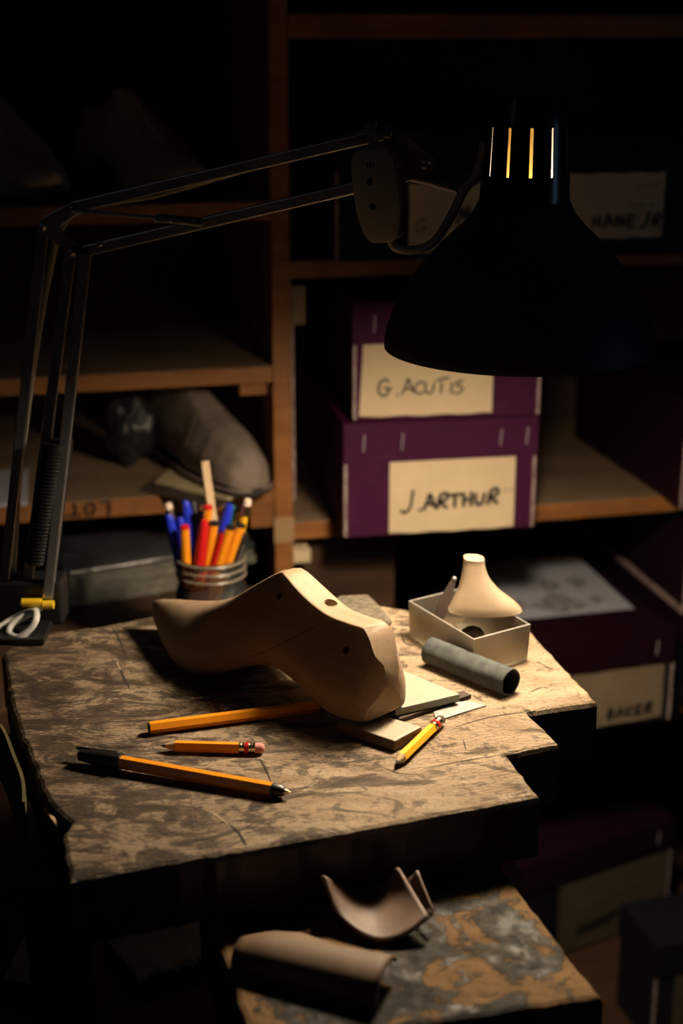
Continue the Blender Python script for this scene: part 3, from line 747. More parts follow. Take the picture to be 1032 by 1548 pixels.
# grey tube
a, b = on(650, 1002, TZ), on(771, 1052, TZ); rT = .0098
a.z = b.z = TZ + rT + .0003
ax = (b - a).normalized(); t = thing('felt_tube', 'short dark grey hollow felt tube lying in front of the plastic box', 'tube', (a + b) / 2 - Vector((0, 0, rT)))
bm = bmesh.new(); u, v = frame(ax); rings = []
def tr(p, r):
    return [bm.verts.new(p + (u * math.cos(q) + v * math.sin(q)) * r * (1 + .03 * math.sin(2 * q) + .02 * math.sin(5 * q + p.x * 40))) for q in [2 * math.pi * k / 32 for k in range(32)]]
steps = [a.lerp(b, k / 14) for k in range(15)]
rings = [tr(p, rT) for p in steps] + [tr(b - ax * k, rT * .86) for k in (0, .004, .03)] 
for k, (r1, r2) in enumerate(zip(rings, rings[1:])):
    for i in range(32): bm.faces.new((r1[i], r1[(i + 1) % 32], r2[(i + 1) % 32], r2[i])).material_index = 1 if k > 14 else 0
bm.faces.new(rings[-1]).material_index = 1; bm.faces.new(rings[0][::-1])
obj('sleeve', bm, [M['felt'], M['felt_in']], t, world=True, smooth=True, angle=60)
# plastic box
pb = [on(617, 908, TZ + .030), on(716, 967, TZ + .030), on(802, 944, TZ + .030)]
pb.append(pb[0] + pb[2] - pb[1])
for p in pb: p.z = TZ
box_c = sum(pb, Vector()) / 4
t = thing('plastic_box', 'small open frosted plastic box holding scraps on the right of the bench', 'box', box_c)
def quadring(k, z): return [box_c + (p - box_c) * k + Vector((0, 0, z)) for p in pb]
bm = bmesh.new(); O0, O1 = quadring(.965, .0004), quadring(1.0, .030); I0_, I1_ = quadring(.925, .0020), quadring(.955, .030)
V = [[bm.verts.new(p) for p in r_] for r_ in (O0, O1, I1_, I0_)]
for k in range(3):
    for i in range(4):
        f = bm.faces.new((V[k][i], V[k][(i + 1) % 4], V[k + 1][(i + 1) % 4], V[k + 1][i])); f.material_index = 1 if k == 1 else 0
bm.faces.new(V[0][::-1]); bm.faces.new(V[3])
obj('tray', bm, [M['frosted'], M['frosted_rim']], t, world=True)
# scraps in the box
rnd = random.Random(4)
def scrap(name, lab, cat, c, r, m, zs=.5, sd=1, group=None, sub=2):
    bm = bmesh.new(); bmesh.ops.create_icosphere(bm, subdivisions=sub, radius=r)
    for v_ in bm.verts:
        k = 1 + .35 * noise.noise(v_.co * (1.3 / r) + Vector((sd, sd * 2, 0))) - (.30 * abs(noise.noise(v_.co * (2.6 / r) + Vector((sd, 1, 2)))) if sub > 2 else 0); v_.co = Vector((v_.co.x * k, v_.co.y * k * .8, v_.co.z * k * zs))
    zmin = min(v_.co.z for v_ in bm.verts)
    for v_ in bm.verts: v_.co.z -= zmin
    o = obj(name, bm, m); o.location = c; return tag(o, lab, cat, group)
def inbox(a, b, z=.0024): p = pb[0] + (pb[1] - pb[0]) * a + (pb[3] - pb[0]) * b; p.z = TZ + z; return p
scrap('leather_scrap', 'black crumpled leather scrap in the plastic box beside the heel', 'leather scrap', inbox(.56, .52), .0095, M['leather_dark'], .95, 1)
scrap('leather_scrap', 'reddish brown leather scrap in the plastic box beside the knife', 'leather scrap', inbox(.30, .42), .008, M['leather_tan'], .8, 3)
scrap('leather_scrap', 'dark leather scrap in the front corner of the plastic box', 'leather scrap', inbox(.82, .22), .0085, M['leather_dark'], .9, 5)
scrap('cork_scrap', 'small ochre cork scrap in the plastic box beneath the heel', 'cork', inbox(.80, .60), .006, M['cork'], 1.0, 6)
# tool standing in the box
t = thing('awl_blade', 'tapered dark steel tool leaning in the plastic box, tip bright', 'tool', inbox(.20, .30))
p0 = inbox(.12, .30, .0035); p1 = at(686, 876, p0.y + .008)
bm = bmesh.new(); q = p0.lerp(p1, .62); bar(bm, p0, q, .0085, .0028); 
d_ = (p1 - p0).normalized(); n_f = (Vector((0, -1, 0)) - d_ * Vector((0, -1, 0)).dot(d_)).normalized(); s_ = d_.cross(n_f)
e0 = [bm.verts.new(q + s_ * a * .00425 + n_f * b * .0014) for a, b in ((-1, -1), (1, -1), (1, 1), (-1, 1))]
e1 = [bm.verts.new(p1 + s_ * a * .0017 + n_f * b * .0010) for a, b in ((-1, -1), (1, -1), (1, 1), (-1, 1))]
for i in range(4): bm.faces.new((e0[i], e0[(i + 1) % 4], e1[(i + 1) % 4], e1[i]))
bm.faces.new(e1); obj('shank', bm, M['leather_dark'], t, world=True)
obj('tip', sphere(bmesh.new(), p1 + d_ * .0006, .0021), M['chrome'], t, world=True, smooth=True, label='bright polished tip')
# wooden heel: a loft of rounded sections
HB = [(675, 939), (790, 947)]
hb0, hb1 = at(677, 940, box_c.y - .004), at(789, 947, box_c.y - .004)
hc = (hb0 + hb1) / 2; hz = TZ + .0305
HT = [(0.000, .0276, .0210, 0.000, .0), (.0022, .0262, .0203, -.0002, .0), (.005, .0245, .0192, -.0008, .0), (.010, .0205, .0168, -.0026, .0005),
      (.017, .0150, .0138, -.0052, .0015), (.025, .0108, .0112, -.0074, .003), (.033, .0085, .0096, -.0084, .0045), (.0385, .0078, .0090, -.0087, .0055), (.0405, .0076, .0088, -.0088, .0055)]
heel = thing('wooden_heel', 'pale carved wooden shoe heel resting on the plastic box', 'shoe heel', Vector((hc.x, box_c.y + .001, hz)))
bm = bmesh.new(); rings = []
fine = [ .0405 * k / 26 for k in range(27)]
for z in fine:
    w, dd, cx, cy = interp(HT, z)
    ring = []
    for k in range(48):
        q = 2 * math.pi * k / 48; cxx, syy = math.cos(q), math.sin(q)
        x = w * (abs(cxx) ** .85) * (1 if cxx > 0 else -1); y = dd * (.70 + .30 * z / .0405) * (abs(syy) ** .62) * (1 if syy > 0 else -.9)
        ring.append(bm.verts.new((cx + x, cy + y, z + .0015 * (x / .027) ** 2 * (1 - z / .04) - .06 * x * z / .04)))
    rings.append(ring)
for a_, b_ in zip(rings, rings[1:]):
    for k in range(48): bm.faces.new((a_[k], a_[(k + 1) % 48], b_[(k + 1) % 48], b_[k]))
bm.faces.new(rings[0][::-1]); bm.faces.new(rings[-1])
obj('heel_body', bm, M['heelwood'], heel, smooth=True, angle=35)

# pencils and pens lying on the bench ------------------------------------------------
def hexa(bm, p, q, r, mi=0, n=6, rot=.0):
    return tube(bm, [p, q], r, n, True, mi)
def lie(pa, pb_, r, z=TZ):
    a, b = on(*pa, z + r), on(*pb_, z + r); return a, b
def pencil(label, tip, end, r, body, long_eraser=True, name='pencil', band=M['red_band'], eraser=M['eraser'], cone=.012, group=None, lead=True):
    a, b = lie(tip, end, r); d = (b - a).normalized(); L = (b - a).length
    a.z += .0004; b.z += .0004
    t = thing(name, label, 'pencil', (a + b) / 2 - Vector((0, 0, r)), 0, group)
    e_len, f_len = (.0060, .0105) if long_eraser else (0, 0)
    obj('barrel', hexa(bmesh.new(), a + d * cone, b - d * (e_len + f_len), r), body, t, world=True)
    if lead:
        obj('sharpened_cone', tube(bmesh.new(), [a + d * (cone * .28), a + d * cone], [r * .34, r * .93], 12), M['raw_wood'], t, world=True, smooth=True)
        obj('lead', tube(bmesh.new(), [a, a + d * (cone * .28)], [.0003, r * .34], 10), M['graphite'], t, world=True, smooth=True)
    if long_eraser:
        f0 = b - d * (e_len + f_len); P = [f0 + d * f_len * k / 12 for k in range(13)]
        fr = obj('ferrule', tube(bmesh.new(), P, [r * (1.03 if k in (0, 1, 5, 6, 7, 11, 12) else .94 + .06 * (k % 2)) for k in range(13)], 18), M['ferrule'], t, world=True, smooth=True, angle=30)
        obj('band', tube(bmesh.new(), [f0 + d * f_len * .34, f0 + d * f_len * .60], r * 1.06, 18), band, fr, world=True, smooth=True, label='red band')
        P = [b - d * e_len, b - d * .0022, b - d * .0008, b]; obj('eraser', tube(bmesh.new(), P, [r * .92, r * .9, r * .72, r * .3], 16), eraser, t, world=True, smooth=True)
    return t
def lettering_on_barrel(parent, a, b, txt, size, r, m):
    d = (b - a).normalized(); up_ = Vector((0, 0, 1)); side = d.cross(up_).normalized()
    return
pencil('short yellow pencil with pink eraser lying between two long orange pens', (243, 1128), (400, 1132), .0036, M['pencil_orange'], cone=.0095)
pencil('sharpened yellow pencil stub with red ferrule band, right of the block', (598, 1155), (668, 1087), .0037, M['pencil_yellow'], cone=.0085, eraser=M['leather_dark'])
# uncapped orange pen whose far end lies in the shadow of the last
def pen_barrel(bm, a, b, r, mi=0): return tube(bm, [a, b], r, 6, True, mi)
a, b = lie((226, 1101), (482, 1068), .0042); d = (b - a).normalized(); a.z += .0004; b.z += .0004
t = thing('ballpoint_pen', 'orange pen with black end plug, partly in shadow of the large last', 'pen', (a + b) / 2 - Vector((0, 0, .0042)), 0, 'pens lying on the bench')
obj('barrel', pen_barrel(bmesh.new(), a, b, .0042), M['orange'], t, world=True)
obj('end_plug', disc(bmesh.new(), a - d * .0012, d, .0034, .0016), M['black_plastic'], t, world=True)
obj('collar', disc(bmesh.new(), b, d, .0036, .003), M['black_plastic'], t, world=True)
obj('nib', tube(bmesh.new(), [b + d * .003, b + d * .010], [.0026, .0006], 10), M['ferrule'], t, world=True, smooth=True)
# capped pen in front
a, b = lie((112, 1143), (440, 1199), .0043); d = (b - a).normalized(); a.z += .0016; b.z += .0004
t = thing('ballpoint_pen', 'orange pen with black cap on its end, nearest the bench front', 'pen', (a + b) / 2 - Vector((0, 0, .0043)), 0, 'pens lying on the bench')
c0 = a + d * .0335
obj('barrel', pen_barrel(bmesh.new(), c0 - d * .02, b - d * .0125, .0043), M['orange'], t, world=True)
cp = obj('cap', tube(bmesh.new(), [a + d * .003, a + d * .0045, a + d * .012, c0], [.0018, .0036, .0046, .0054], 18), M['black_plastic'], t, world=True, smooth=True)
u, v = frame(d)
obj('clip', bar(bmesh.new(), a + d * .001 + Vector((-.0, .0046, .002)), a + d * .030 + Vector((0, .0056, .0026)), .0028, .0014, Vector((0, 1, .4))), M['black_plastic'], cp, world=True, bevel=.0005)
obj('collar', tube(bmesh.new(), [b - d * .0124, b - d * .006, b - d * .004], [.0042, .0036, .0020], 14), M['black_plastic'], t, world=True, smooth=True)
obj('nib', tube(bmesh.new(), [b - d * .0042, b], [.0016, .0004], 10), M['ferrule'], t, world=True, smooth=True)

# leather pieces on the low board ------------------------------------------------------
def sheet_obj(name, rows, th, m, parent=None):
    bm = bmesh.new(); nr, nc = len(rows), len(rows[0]); V = [[bm.verts.new(p) for p in r_] for r_ in rows]
    for i in range(nr - 1):
        for j in range(nc - 1): bm.faces.new((V[i][j], V[i][j + 1], V[i + 1][j + 1], V[i + 1][j]))
    o = obj(name, bm, m, parent, smooth=True, angle=180)
    s = o.modifiers.new('thick', 'SOLIDIFY'); s.thickness = th; s.offset = 0
    return o
# moulded leather scoop lying open: low in the middle, both sides rising, narrower at the back
rows = []
def up(px, py, h): return on(px, py, LZ + h)
for i in range(15):
    v = i / 14
    Lp = up(503, 1374, .011).lerp(up(487, 1324, .027), v); Rp = up(649, 1386, .012).lerp(up(601, 1311, .022), v)
    Cp = up(574, 1422, .0035).lerp(up(552, 1345, .0035), v)
    row = []
    for j in range(29):
        u_ = -1 + j / 14; A = (Lp + Rp) / 2 - Cp; B = (Rp - Lp) / 2
        k_ = abs(u_) ** 1.8
        row.append(Cp + A * k_ + B * u_)
    rows.append(row)
hcn = sheet_obj('leather_scoop', rows, .0022, M['leather_brown'])
fl = []
for i in range(7):
    v = i / 6; a_ = up(649, 1386, .010).lerp(up(612, 1330, .012), v); b_ = up(652, 1372, .013).lerp(up(630, 1316, .024), v)
    fl.append([a_.lerp(b_, j / 6) + Vector((.0015 * math.sin(math.pi * j / 6), 0, 0)) for j in range(7)])
tag(origin_to(hcn, on(574, 1422, LZ)), 'cupped brown leather piece with two raised sides on the low painted board', 'leather piece')
for r_ in fl:
    for p in r_: p -= hcn.location
fo = sheet_obj('flap', fl, .0016, M['leather_brown'], hcn)
# curled flat piece
a, b = on(362, 1448, LZ), on(585, 1500, LZ); ax = (b - a); L = ax.length; ax.normalize(); nn = Vector((-ax.y, ax.x, 0)); rows = []
for i in range(17):
    f = i / 16; row = []
    for j in range(25):
        g = j / 24; q = math.pi * (-.12 + 1.02 * g); ra = (.0105 + .002 * f) * (.62 + .38 * min(1, f * 5 + .2))
        stretch = .0 + (.010 * max(0, 1 - abs(f - .33) / .3)) * max(0, g - .75) * 3
        row.append(a + ax * (L * f) + nn * (-math.cos(q) * ra * 1.35 + stretch) + Vector((0, 0, .0014 + max(0, (math.sin(q) + .36)) * ra * .95)))
    rows.append(row)
lo = sheet_obj('curled_leather', rows, .0018, M['leather_tan'])
tag(origin_to(lo, on(470, 1480, LZ)), 'tan leather piece curled into a half roll on the low board', 'leather piece')

# cloth and hide under the bench
def drape(name, corners, z, amp, th, m, lab, cat, sd):
    rows = []
    for i in range(15):
        row = []
        for j in range(19):
            p = corners[0].lerp(corners[1], j / 18).lerp(corners[3].lerp(corners[2], j / 18), i / 14)
            q = Vector((p.x, p.y, z + amp * (.5 + .5 * noise.noise(Vector((p.x * 38, p.y * 30, sd)))) + amp * .8 * abs(noise.noise(Vector((p.x * 80, p.y * 25, sd + 4)))))); row.append(q)
        rows.append(row)
    o = sheet_obj(name, rows, th, m); return tag(origin_to(o, corners[0] * 1.0), lab, cat)
zc = .567
drape('crumpled_cloth', [on(212, 1496, zc), on(320, 1464, zc), on(300, 1370, zc), on(140, 1405, zc)], zc + .001, .012, .0014, M['cloth'], 'crumpled pale greenish cloth on the shelf beneath the bench', 'cloth', 2)
drape('folded_cloth', [on(8, 1490, zc), on(78, 1510, zc), on(70, 1430, zc), on(40, 1425, zc)], zc + .001, .009, .0014, M['cloth'], 'dim folded cloth beneath the bench at the left edge', 'cloth', 8)

# ------------------------------------------------------------------ jar of pens
JC = Vector((-.1185, 1.268, .6905)); jr = .0315; jh = .1035
jar = thing('glass_jar', 'small glass jar with ribbed neck holding pens and pencils', 'jar', JC)
prof = [(.0, .0), (.024, .0), (.0300, .003), (.0325, .010), (.0325, .066), (.0315, .074), (.0292, .079), (.0300, .0815), (.0312, .0835), (.0296, .0865), (.0300, .0885), (.0312, .0905), (.0296, .0935), (.0300, .096), (.0311, .0985), (.0300, .1015), (.0290, .1035),
        (.0274, .1025), (.0276, .080), (.0300, .070), (.0305, .012), (.028, .006), (.0, .005)]
bm = bmesh.new(); lathe(bm, prof[1:-1], 48); bm.verts.ensure_lookup_table()
k = 48; bm.faces.new([bm.verts[i] for i in range(k)][::-1]); bm.faces.new([bm.verts[len(bm.verts) - k + i] for i in range(k)])
obj('jar_glass', bm, M['jar_glass'], jar, smooth=True, angle=60)
M['jar_thread'] = mat('pale jar thread', (.20, .17, .125), .35)
for zt_ in (.1010, .0935, .0860):
    P = [JC + Vector((.0313 * math.cos(q), .0313 * math.sin(q), zt_ + .0012 * math.sin(q * .5))) for q in [2 * math.pi * k / 48 for k in range(49)]]
    obj('thread_ring', tube(bmesh.new(), P, .0010, 6), M['jar_thread'], jar, world=True, smooth=True)
def in_jar(top, rim, dy_top, dy_bot):
    """axis of a pen: through its top pixel and the pixel where it crosses the rim, ending on the jar's floor"""
    zb = JC.z + .0075
    pt = at(*top, JC.y + dy_top)
    pr = at(*rim, JC.y + dy_top * .35 + dy_bot * .65)
    d = (pr - pt).normalized(); f = (zb - pt.z) / d.z
    pbm = pt + d * f; rel = Vector((pbm.x - JC.x, pbm.y - JC.y, 0))
    if rel.length > .022: rel = rel.normalized() * .022
    base = Vector((JC.x, JC.y, zb)) + rel
    return base, pt
GRP = 'pens and pencils in the glass jar'
def jar_pen(label, top, rim, dt, db, kind, col=None, plug=None):
    a, b = in_jar(top, rim, dt, db); d = (b - a).normalized()
    names = {'pen': 'ballpoint_pen', 'cap': 'ballpoint_pen', 'pencil': 'pencil', 'stick': 'wooden_stick', 'marker': 'marker_pen'}
    t = thing(names[kind], label, 'stick' if kind == 'stick' else 'pencil' if kind == 'pencil' else 'pen', a, 0, GRP)
    if kind == 'pen':
        obj('barrel', tube(bmesh.new(), [a + d * .004, b - d * .001], .0042, 8), col, t, world=True, smooth=True, angle=35)
        obj('end_plug', tube(bmesh.new(), [b - d * .0012, b + d * .0012, b + d * .002], [.0043, .0042, .003], 14), plug, t, world=True, smooth=True)
    elif kind == 'cap':
        obj('barrel', tube(bmesh.new(), [a + d * .004, b - d * .045], .0042, 8), plug, t, world=True, smooth=True, angle=35)
        cp = obj('cap', tube(bmesh.new(), [b - d * .058, b - d * .02, b - d * .004, b], [.0056, .0049, .0042, .0026], 16), col, t, world=True, smooth=True, angle=50)
        n_ = Vector((0, -1, .2)); obj('clip', bar(bmesh.new(), b - d * .044 + n_ * .0062, b - d * .001 + n_ * .0044, .0028, .0016, n_), col, cp, world=True)
    elif kind == 'pencil':
        obj('barrel', tube(bmesh.new(), [a + d * .004, b - d * .016], .0036, 6), col, t, world=True)
        obj('ferrule', tube(bmesh.new(), [b - d * .016, b - d * .006], .0038, 14), M['ferrule'], t, world=True, smooth=True)
        obj('eraser', tube(bmesh.new(), [b - d * .006, b - d * .001, b], [.0036, .0034, .0020], 14), plug, t, world=True, smooth=True)
    elif kind == 'marker':
        obj('barrel', tube(bmesh.new(), [a + d * .004, b - d * .003, b], [.0046, .0042, .003], 12), col, t, world=True, smooth=True)
        if plug: obj('clip', bar(bmesh.new(), b - d * .050 + Vector((.0016, -.005, 0)), b - d * .010 + Vector((.0016, -.005, 0)), .0022, .0010), plug, t, world=True)
    else:
        bm = bmesh.new(); bar(bm, a + d * .002, b, .0078, .0034, Vector((.5, -1, 0))); obj('stick_body', bm, M['endgrain'], t, world=True, bevel=.0006)
    return t
BK_, OR = M['black_plastic'], M['orange']
jar_pen('pale split wooden stick standing tallest in the glass jar', (309, 697), (334, 868), .006, 0, 'stick')
jar_pen('pencil with pale eraser leaning left at the left side of the jar', (253, 760), (284, 868), .010, 0, 'pencil', M['graphite'], M['eraser_white'])
jar_pen('pen with blue cap leaning left at the left side of the jar', (254, 778), (276, 866), -.004, 0, 'cap', M['blue'], BK_)
jar_pen('short pen with blue cap just behind the red-plugged orange pen', (272, 782), (284, 866), .006, .004, 'cap', M['blue'], BK_)
jar_pen('orange pen with red end plug at the front left of the jar', (279, 797), (282, 868), -.016, -.012, 'pen', OR, M['red'])
jar_pen('pen with tall blue cap left of the wooden stick in the jar', (280, 757), (298, 866), .012, .008, 'cap', M['blue'], OR)
jar_pen('black pen between the blue cap and the wooden stick', (292, 757), (312, 866), .016, .010, 'marker', M['graphite'])
jar_pen('orange pen with red end plug at the middle of the jar', (314, 767), (308, 868), -.004, .002, 'pen', OR, M['red'])
jar_pen('pen with red cap standing at the front middle of the jar', (309, 786), (296, 872), -.016, -.010, 'cap', M['red'], OR)
jar_pen('orange pen with black end plug beside the red cap', (323, 791), (312, 868), -.010, -.006, 'pen', OR, BK_)
jar_pen('pen with blue cap leaning right in the middle of the jar', (347, 762), (316, 868), .004, 0, 'cap', M['blue'], M['red'])
jar_pen('dark red pen leaning right in front of the blue cap', (338, 806), (318, 868), -.012, -.008, 'cap', M['red'], OR)
jar_pen('dark orange pen standing at the back of the jar', (336, 764), (332, 866), .018, .012, 'pen', M['pencil_orange'], M['leather_dark'])
jar_pen('orange pen with black plug leaning right, left of its twin', (348, 797), (326, 870), -.015, -.010, 'pen', OR, BK_)
jar_pen('orange pen with black plug leaning right at the front right of the jar', (364, 794), (338, 870), -.012, -.012, 'pen', OR, BK_)
jar_pen('thick orange pencil leaning right behind the front pens', (363, 774), (342, 866), .008, .002, 'marker', M['pencil_yellow'])
jar_pen('yellow pencil with ferrule and pale eraser at the right of the jar', (375, 754), (352, 866), -.002, 0, 'pencil', M['pencil_yellow'], M['eraser_white'])
jar_pen('small teal-ended pen behind the blue cap on the right', (352, 764), (334, 866), .012, .006, 'marker', M['teal'])
jar_pen('black pen with silver clip leaning right at the right rim', (371, 806), (352, 866), -.004, -.002, 'marker', BK_, M['chrome'])

# ------------------------------------------------------------------ papers on the counter
pc = on(85, 922, .6905); py = R(25)
def pad(name, lab, cat, z, h, w, d, dx, dy, m, yaw=0.0, bev=.001, group=None, edge=None):
    o = obj(name, bx(0, w, 0, d, 0, h), m, bevel=bev)
    o.location = (pc.x + dx, pc.y + dy, z); o.rotation_euler = (0, 0, py + yaw); return tag(o, lab, cat, group)
z = .6905
for i, (h, dx, dy, yw, lab) in enumerate(((.010, 0, 0, 0, 'bottom-most pale paper pad of the stack on the counter'), (.0085, .006, .002, R(1), 'second paper pad from the bottom of the counter stack'),
                                  (.0085, .013, .006, R(-1.5), 'third paper pad from the bottom of the counter stack'), (.007, .012, .009, R(0), 'uppermost paper pad, under the grey plastic folder'))):
    pad('paper_pad', lab, 'paper pad', z, h, .20, .16, dx, dy, M['paper_pads'], yw, .0006, 'paper pads on the counter'); z += h + .0004
# plastic folder: a bulging glossy sheet
bm = bmesh.new(); rows = 12; V = []
for i in range(rows + 1):
    V.append([])
    for j in range(25):
        x, y = .205 * j / 24 - .002, .17 * i / rows - .004
        V[-1].append(bm.verts.new((x, y, .0035 - .0050 * max(0, 1 - i / 2.0) ** 1.4 + .006 * math.sin(math.pi * min(1, i / rows * 1.2)) * (.7 + .5 * noise.noise(Vector((x * 22, y * 12, 3)))) + .0016 * noise.noise(Vector((x * 60, y * 60, 1))))))
for i in range(rows):
    for j in range(24): bm.faces.new((V[i][j], V[i][j + 1], V[i + 1][j + 1], V[i + 1][j]))
o = obj('plastic_folder', bm, M['plastic_film'], smooth=True, angle=180); s_ = o.modifiers.new('t', 'SOLIDIFY'); s_.thickness = .0022; s_.offset = 0
o.location = (pc.x + .010, pc.y + .006, z + .0028); o.rotation_euler = (0, 0, py); tag(o, 'glossy grey plastic folder on top of the paper pads', 'folder')

# ------------------------------------------------------------------ left shelf: shoe, papers, wrap
o = obj('paper_sheet', bx(0, .20, 0, .12, 0, .004), M['paper_white'], bevel=.0006); o.location = sh(-.46, .004, .7945); o.rotation_euler = (0, 0, YAW - R(2)); tag(o, 'white sheaf of paper on the left shelf behind the lamp arm', 'paper')
bm = bmesh.new(); kz = .7945
c = [on(236, 730, kz + .004), on(262, 706, kz + .008), on(345, 748, kz + .004), on(338, 754, kz + .002)]
o = obj('folded_paper', slab(bmesh.new(), [on(234, 733, kz), on(262, 706, kz), on(300, 722, kz), on(392, 742, kz), on(345, 757, kz)], kz, kz + .003, 0, 0), M['paper_kraft'])
tag(origin_to(o, on(262, 730, kz)), 'yellowed folded paper beneath the grey shoe on the left shelf', 'paper')
o = obj('leather_sheet', slab(bmesh.new(), [on(212, 742, kz), on(232, 726, kz), on(236, 731, kz), on(330, 762, kz), on(300, 766, kz)], kz - .0002, kz + .002, 0, 0), M['leather_dark'])
tag(origin_to(o, on(240, 745, kz)), 'dark leather sheet at the shelf edge beside the yellowed paper', 'leather piece')
SHOE = [(.000, .002, .012, .004, .002, 0, .4), (.005, .0, .025, .0145, .008, 0, .45), (.016, .0, .036, .0225, .013, 0, .48), (.038, .0, .047, .0285, .016, 0, .5), (.068, .0, .056, .0315, .0175, 0, .5),
        (.10, .001, .067, .0315, .017, 0, .45), (.125, .003, .078, .029, .0145, 0, .4), (.15, .006, .089, .027, .014, 0, .36), (.18, .008, .097, .026, .015, 0, .34), (.205, .008, .098, .025, .016, 0, .34), (.226, .010, .094, .016, .011, 0, .35), (.232, .02, .085, .005, .004, 0, .4)]
bm = bmesh.new(); rings = []; SAVE = LAST
LAST = SHOE
for i in range(61): rings.append([bm.verts.new(p) for p in last_section(.232 * i / 60, False)])
LAST = SAVE
n = len(rings[0])
for a_, b_ in zip(rings, rings[1:]):
    for k in range(n): bm.faces.new((a_[k], a_[(k + 1) % n], b_[(k + 1) % n], b_[k]))
bm.faces.new(rings[0]); bm.faces.new(rings[-1][::-1])
for v_ in bm.verts:
    if .088 < v_.co.x < .094: v_.co.z -= .0012 * (v_.co.z > .02)
for v_ in bm.verts: v_.co.z += .0055
toe = on(388, 747, .800); toe.z = .7985
hq = sh(-.108, .185, 0); hd = math.atan2(hq.y - toe.y, hq.x - toe.x)
shoe = thing('leather_shoe', 'grey brown suede shoe with dark sole pointing out of the left shelf', 'shoe', toe, hd)
obj('upper', bm, M['leather_grey'], shoe, smooth=True, angle=60)
bm = bmesh.new(); outl = []
for k in range(31):
    s = .232 * k / 30; w = interp(SHOE, s)[2]; outl.append((s - .002, w + .002))
poly = outl + [(a_, -b_) for a_, b_ in outl[::-1]]
prism(bm, poly, 0, .0055); obj('sole', bm, M['sole'], shoe, bevel=.0006)
obj('welt', tube(bmesh.new(), [Vector((a_, b_, .0058)) for a_, b_ in outl] , .0011, 6), M['worn_edge'], shoe, smooth=True, label='pale stitched welt')
obj('welt', tube(bmesh.new(), [Vector((a_, -b_, .0058)) for a_, b_ in outl] , .0011, 6), M['worn_edge'], shoe, smooth=True, label='pale stitched welt')
SAVE2 = LAST; LAST = SHOE
for s_k, m_k in ((.062, 'toe_seam'), (.098, 'crease')):
    sec = [Vector(p_) + Vector((0, 0, .0057)) for p_ in last_section(s_k, False)]; top_ = [p_ for p_ in sec if p_.z > .020]
    obj(m_k, tube(bmesh.new(), [p_ + Vector((.003 * math.cos(p_.y * 60), 0, 0)) for p_ in sorted(top_, key=lambda q_: q_.y)], .0010, 6), M['leather_dark'], shoe, smooth=True)
LAST = SAVE2
o_ = scrap('plastic_wrap', 'crumpled grey plastic wrap behind the grey shoe', 'plastic wrap', sh(-.146, .120, .7945), .027, M['wrap'], 1.55, 12, None, 4)
for p_ in o_.data.polygons: p_.use_smooth = True

# ------------------------------------------------------------------ the lamp
LC = Vector((.1245, 1.03, 1.034))                     # centre of the rim
lamp = thing('desk_lamp', 'black swing-arm desk lamp with chrome arms, lit above the bench', 'lamp', (-.25, 1.075, TZ))
# shade: outer dusty black skin, inner white enamel
out_p = [(.0945, 0), (.0948, .004), (.0938, .011), (.0905, .022), (.0845, .035), (.0760, .049), (.0655, .062), (.0535, .075), (.0420, .0855), (.0345, .0940), (.0308, .102)]
in_p = [(r - .0014, z + .0002) for r, z in out_p[::-1]]
bm = bmesh.new(); ro = lathe(bm, out_p, 72, LC, 0); ri = lathe(bm, in_p, 72, LC, 1)
for (a_, b_) in ((ro[0], ri[-1]), (ro[-1], ri[0])):
    for k in range(72): bm.faces.new((a_[k], a_[(k + 1) % 72], b_[(k + 1) % 72], b_[k])).material_index = 0
obj('lamp_shade', bm, [M['black_dust'], M['white_enamel']], lamp, world=True, smooth=True, angle=60)
# socket housing with twelve slits
NS = 156
capp = [(.0306, .101), (.0300, .119), (.0286, .151), (.0264, .1685), (.0256, .1705)]
bm = bmesh.new()
r1 = lathe(bm, capp, NS, LC, 0, skip=lambda i, k: i == 1 and (k + 1) % 13 in (0, 1))
r2 = lathe(bm, [(r - .0014, z - (.0012 if z > .16 else 0)) for r, z in capp], NS, LC, 1, skip=lambda i, k: i == 1 and (k + 1) % 13 in (0, 1))
bm.faces.new(r1[-1]); bm.faces.new(r2[-1][::-1]).material_index = 1
for k in range(NS):
    bm.faces.new((r1[0][k], r1[0][(k + 1) % NS], r2[0][(k + 1) % NS], r2[0][k]))
hs = obj('socket_housing', bm, [M['black_gloss'], M['white_enamel']], lamp, world=True, smooth=True, angle=50)
bm = bmesh.new(); bar(bm, LC + Vector((-.0105, -.0298, .106)), LC + Vector((-.0090, -.0258, .169)), .004, .0016); obj('ridge', bm, M['black_gloss'], hs, world=True, bevel=.0006)
obj('socket', tube(bmesh.new(), [LC + Vector((0, 0, .1005)), LC + Vector((0, 0, .158))], .0165, 28), M['socket'], lamp, world=True, smooth=True, label='brass bulb holder behind the slits')
bm = bmesh.new()
lathe(bm, [(.0005, .006), (.0120, .008), (.0215, .0145), (.0270, .025), (.0285, .036), (.0265, .048), (.0205, .062), (.0150, .076), (.0135, .090), (.0133, .0948), (.0005, .0948)], 32, LC + Vector((0, 0, .0055)))
obj('light_bulb', bm, M['bulb'], lamp, world=True, smooth=True)
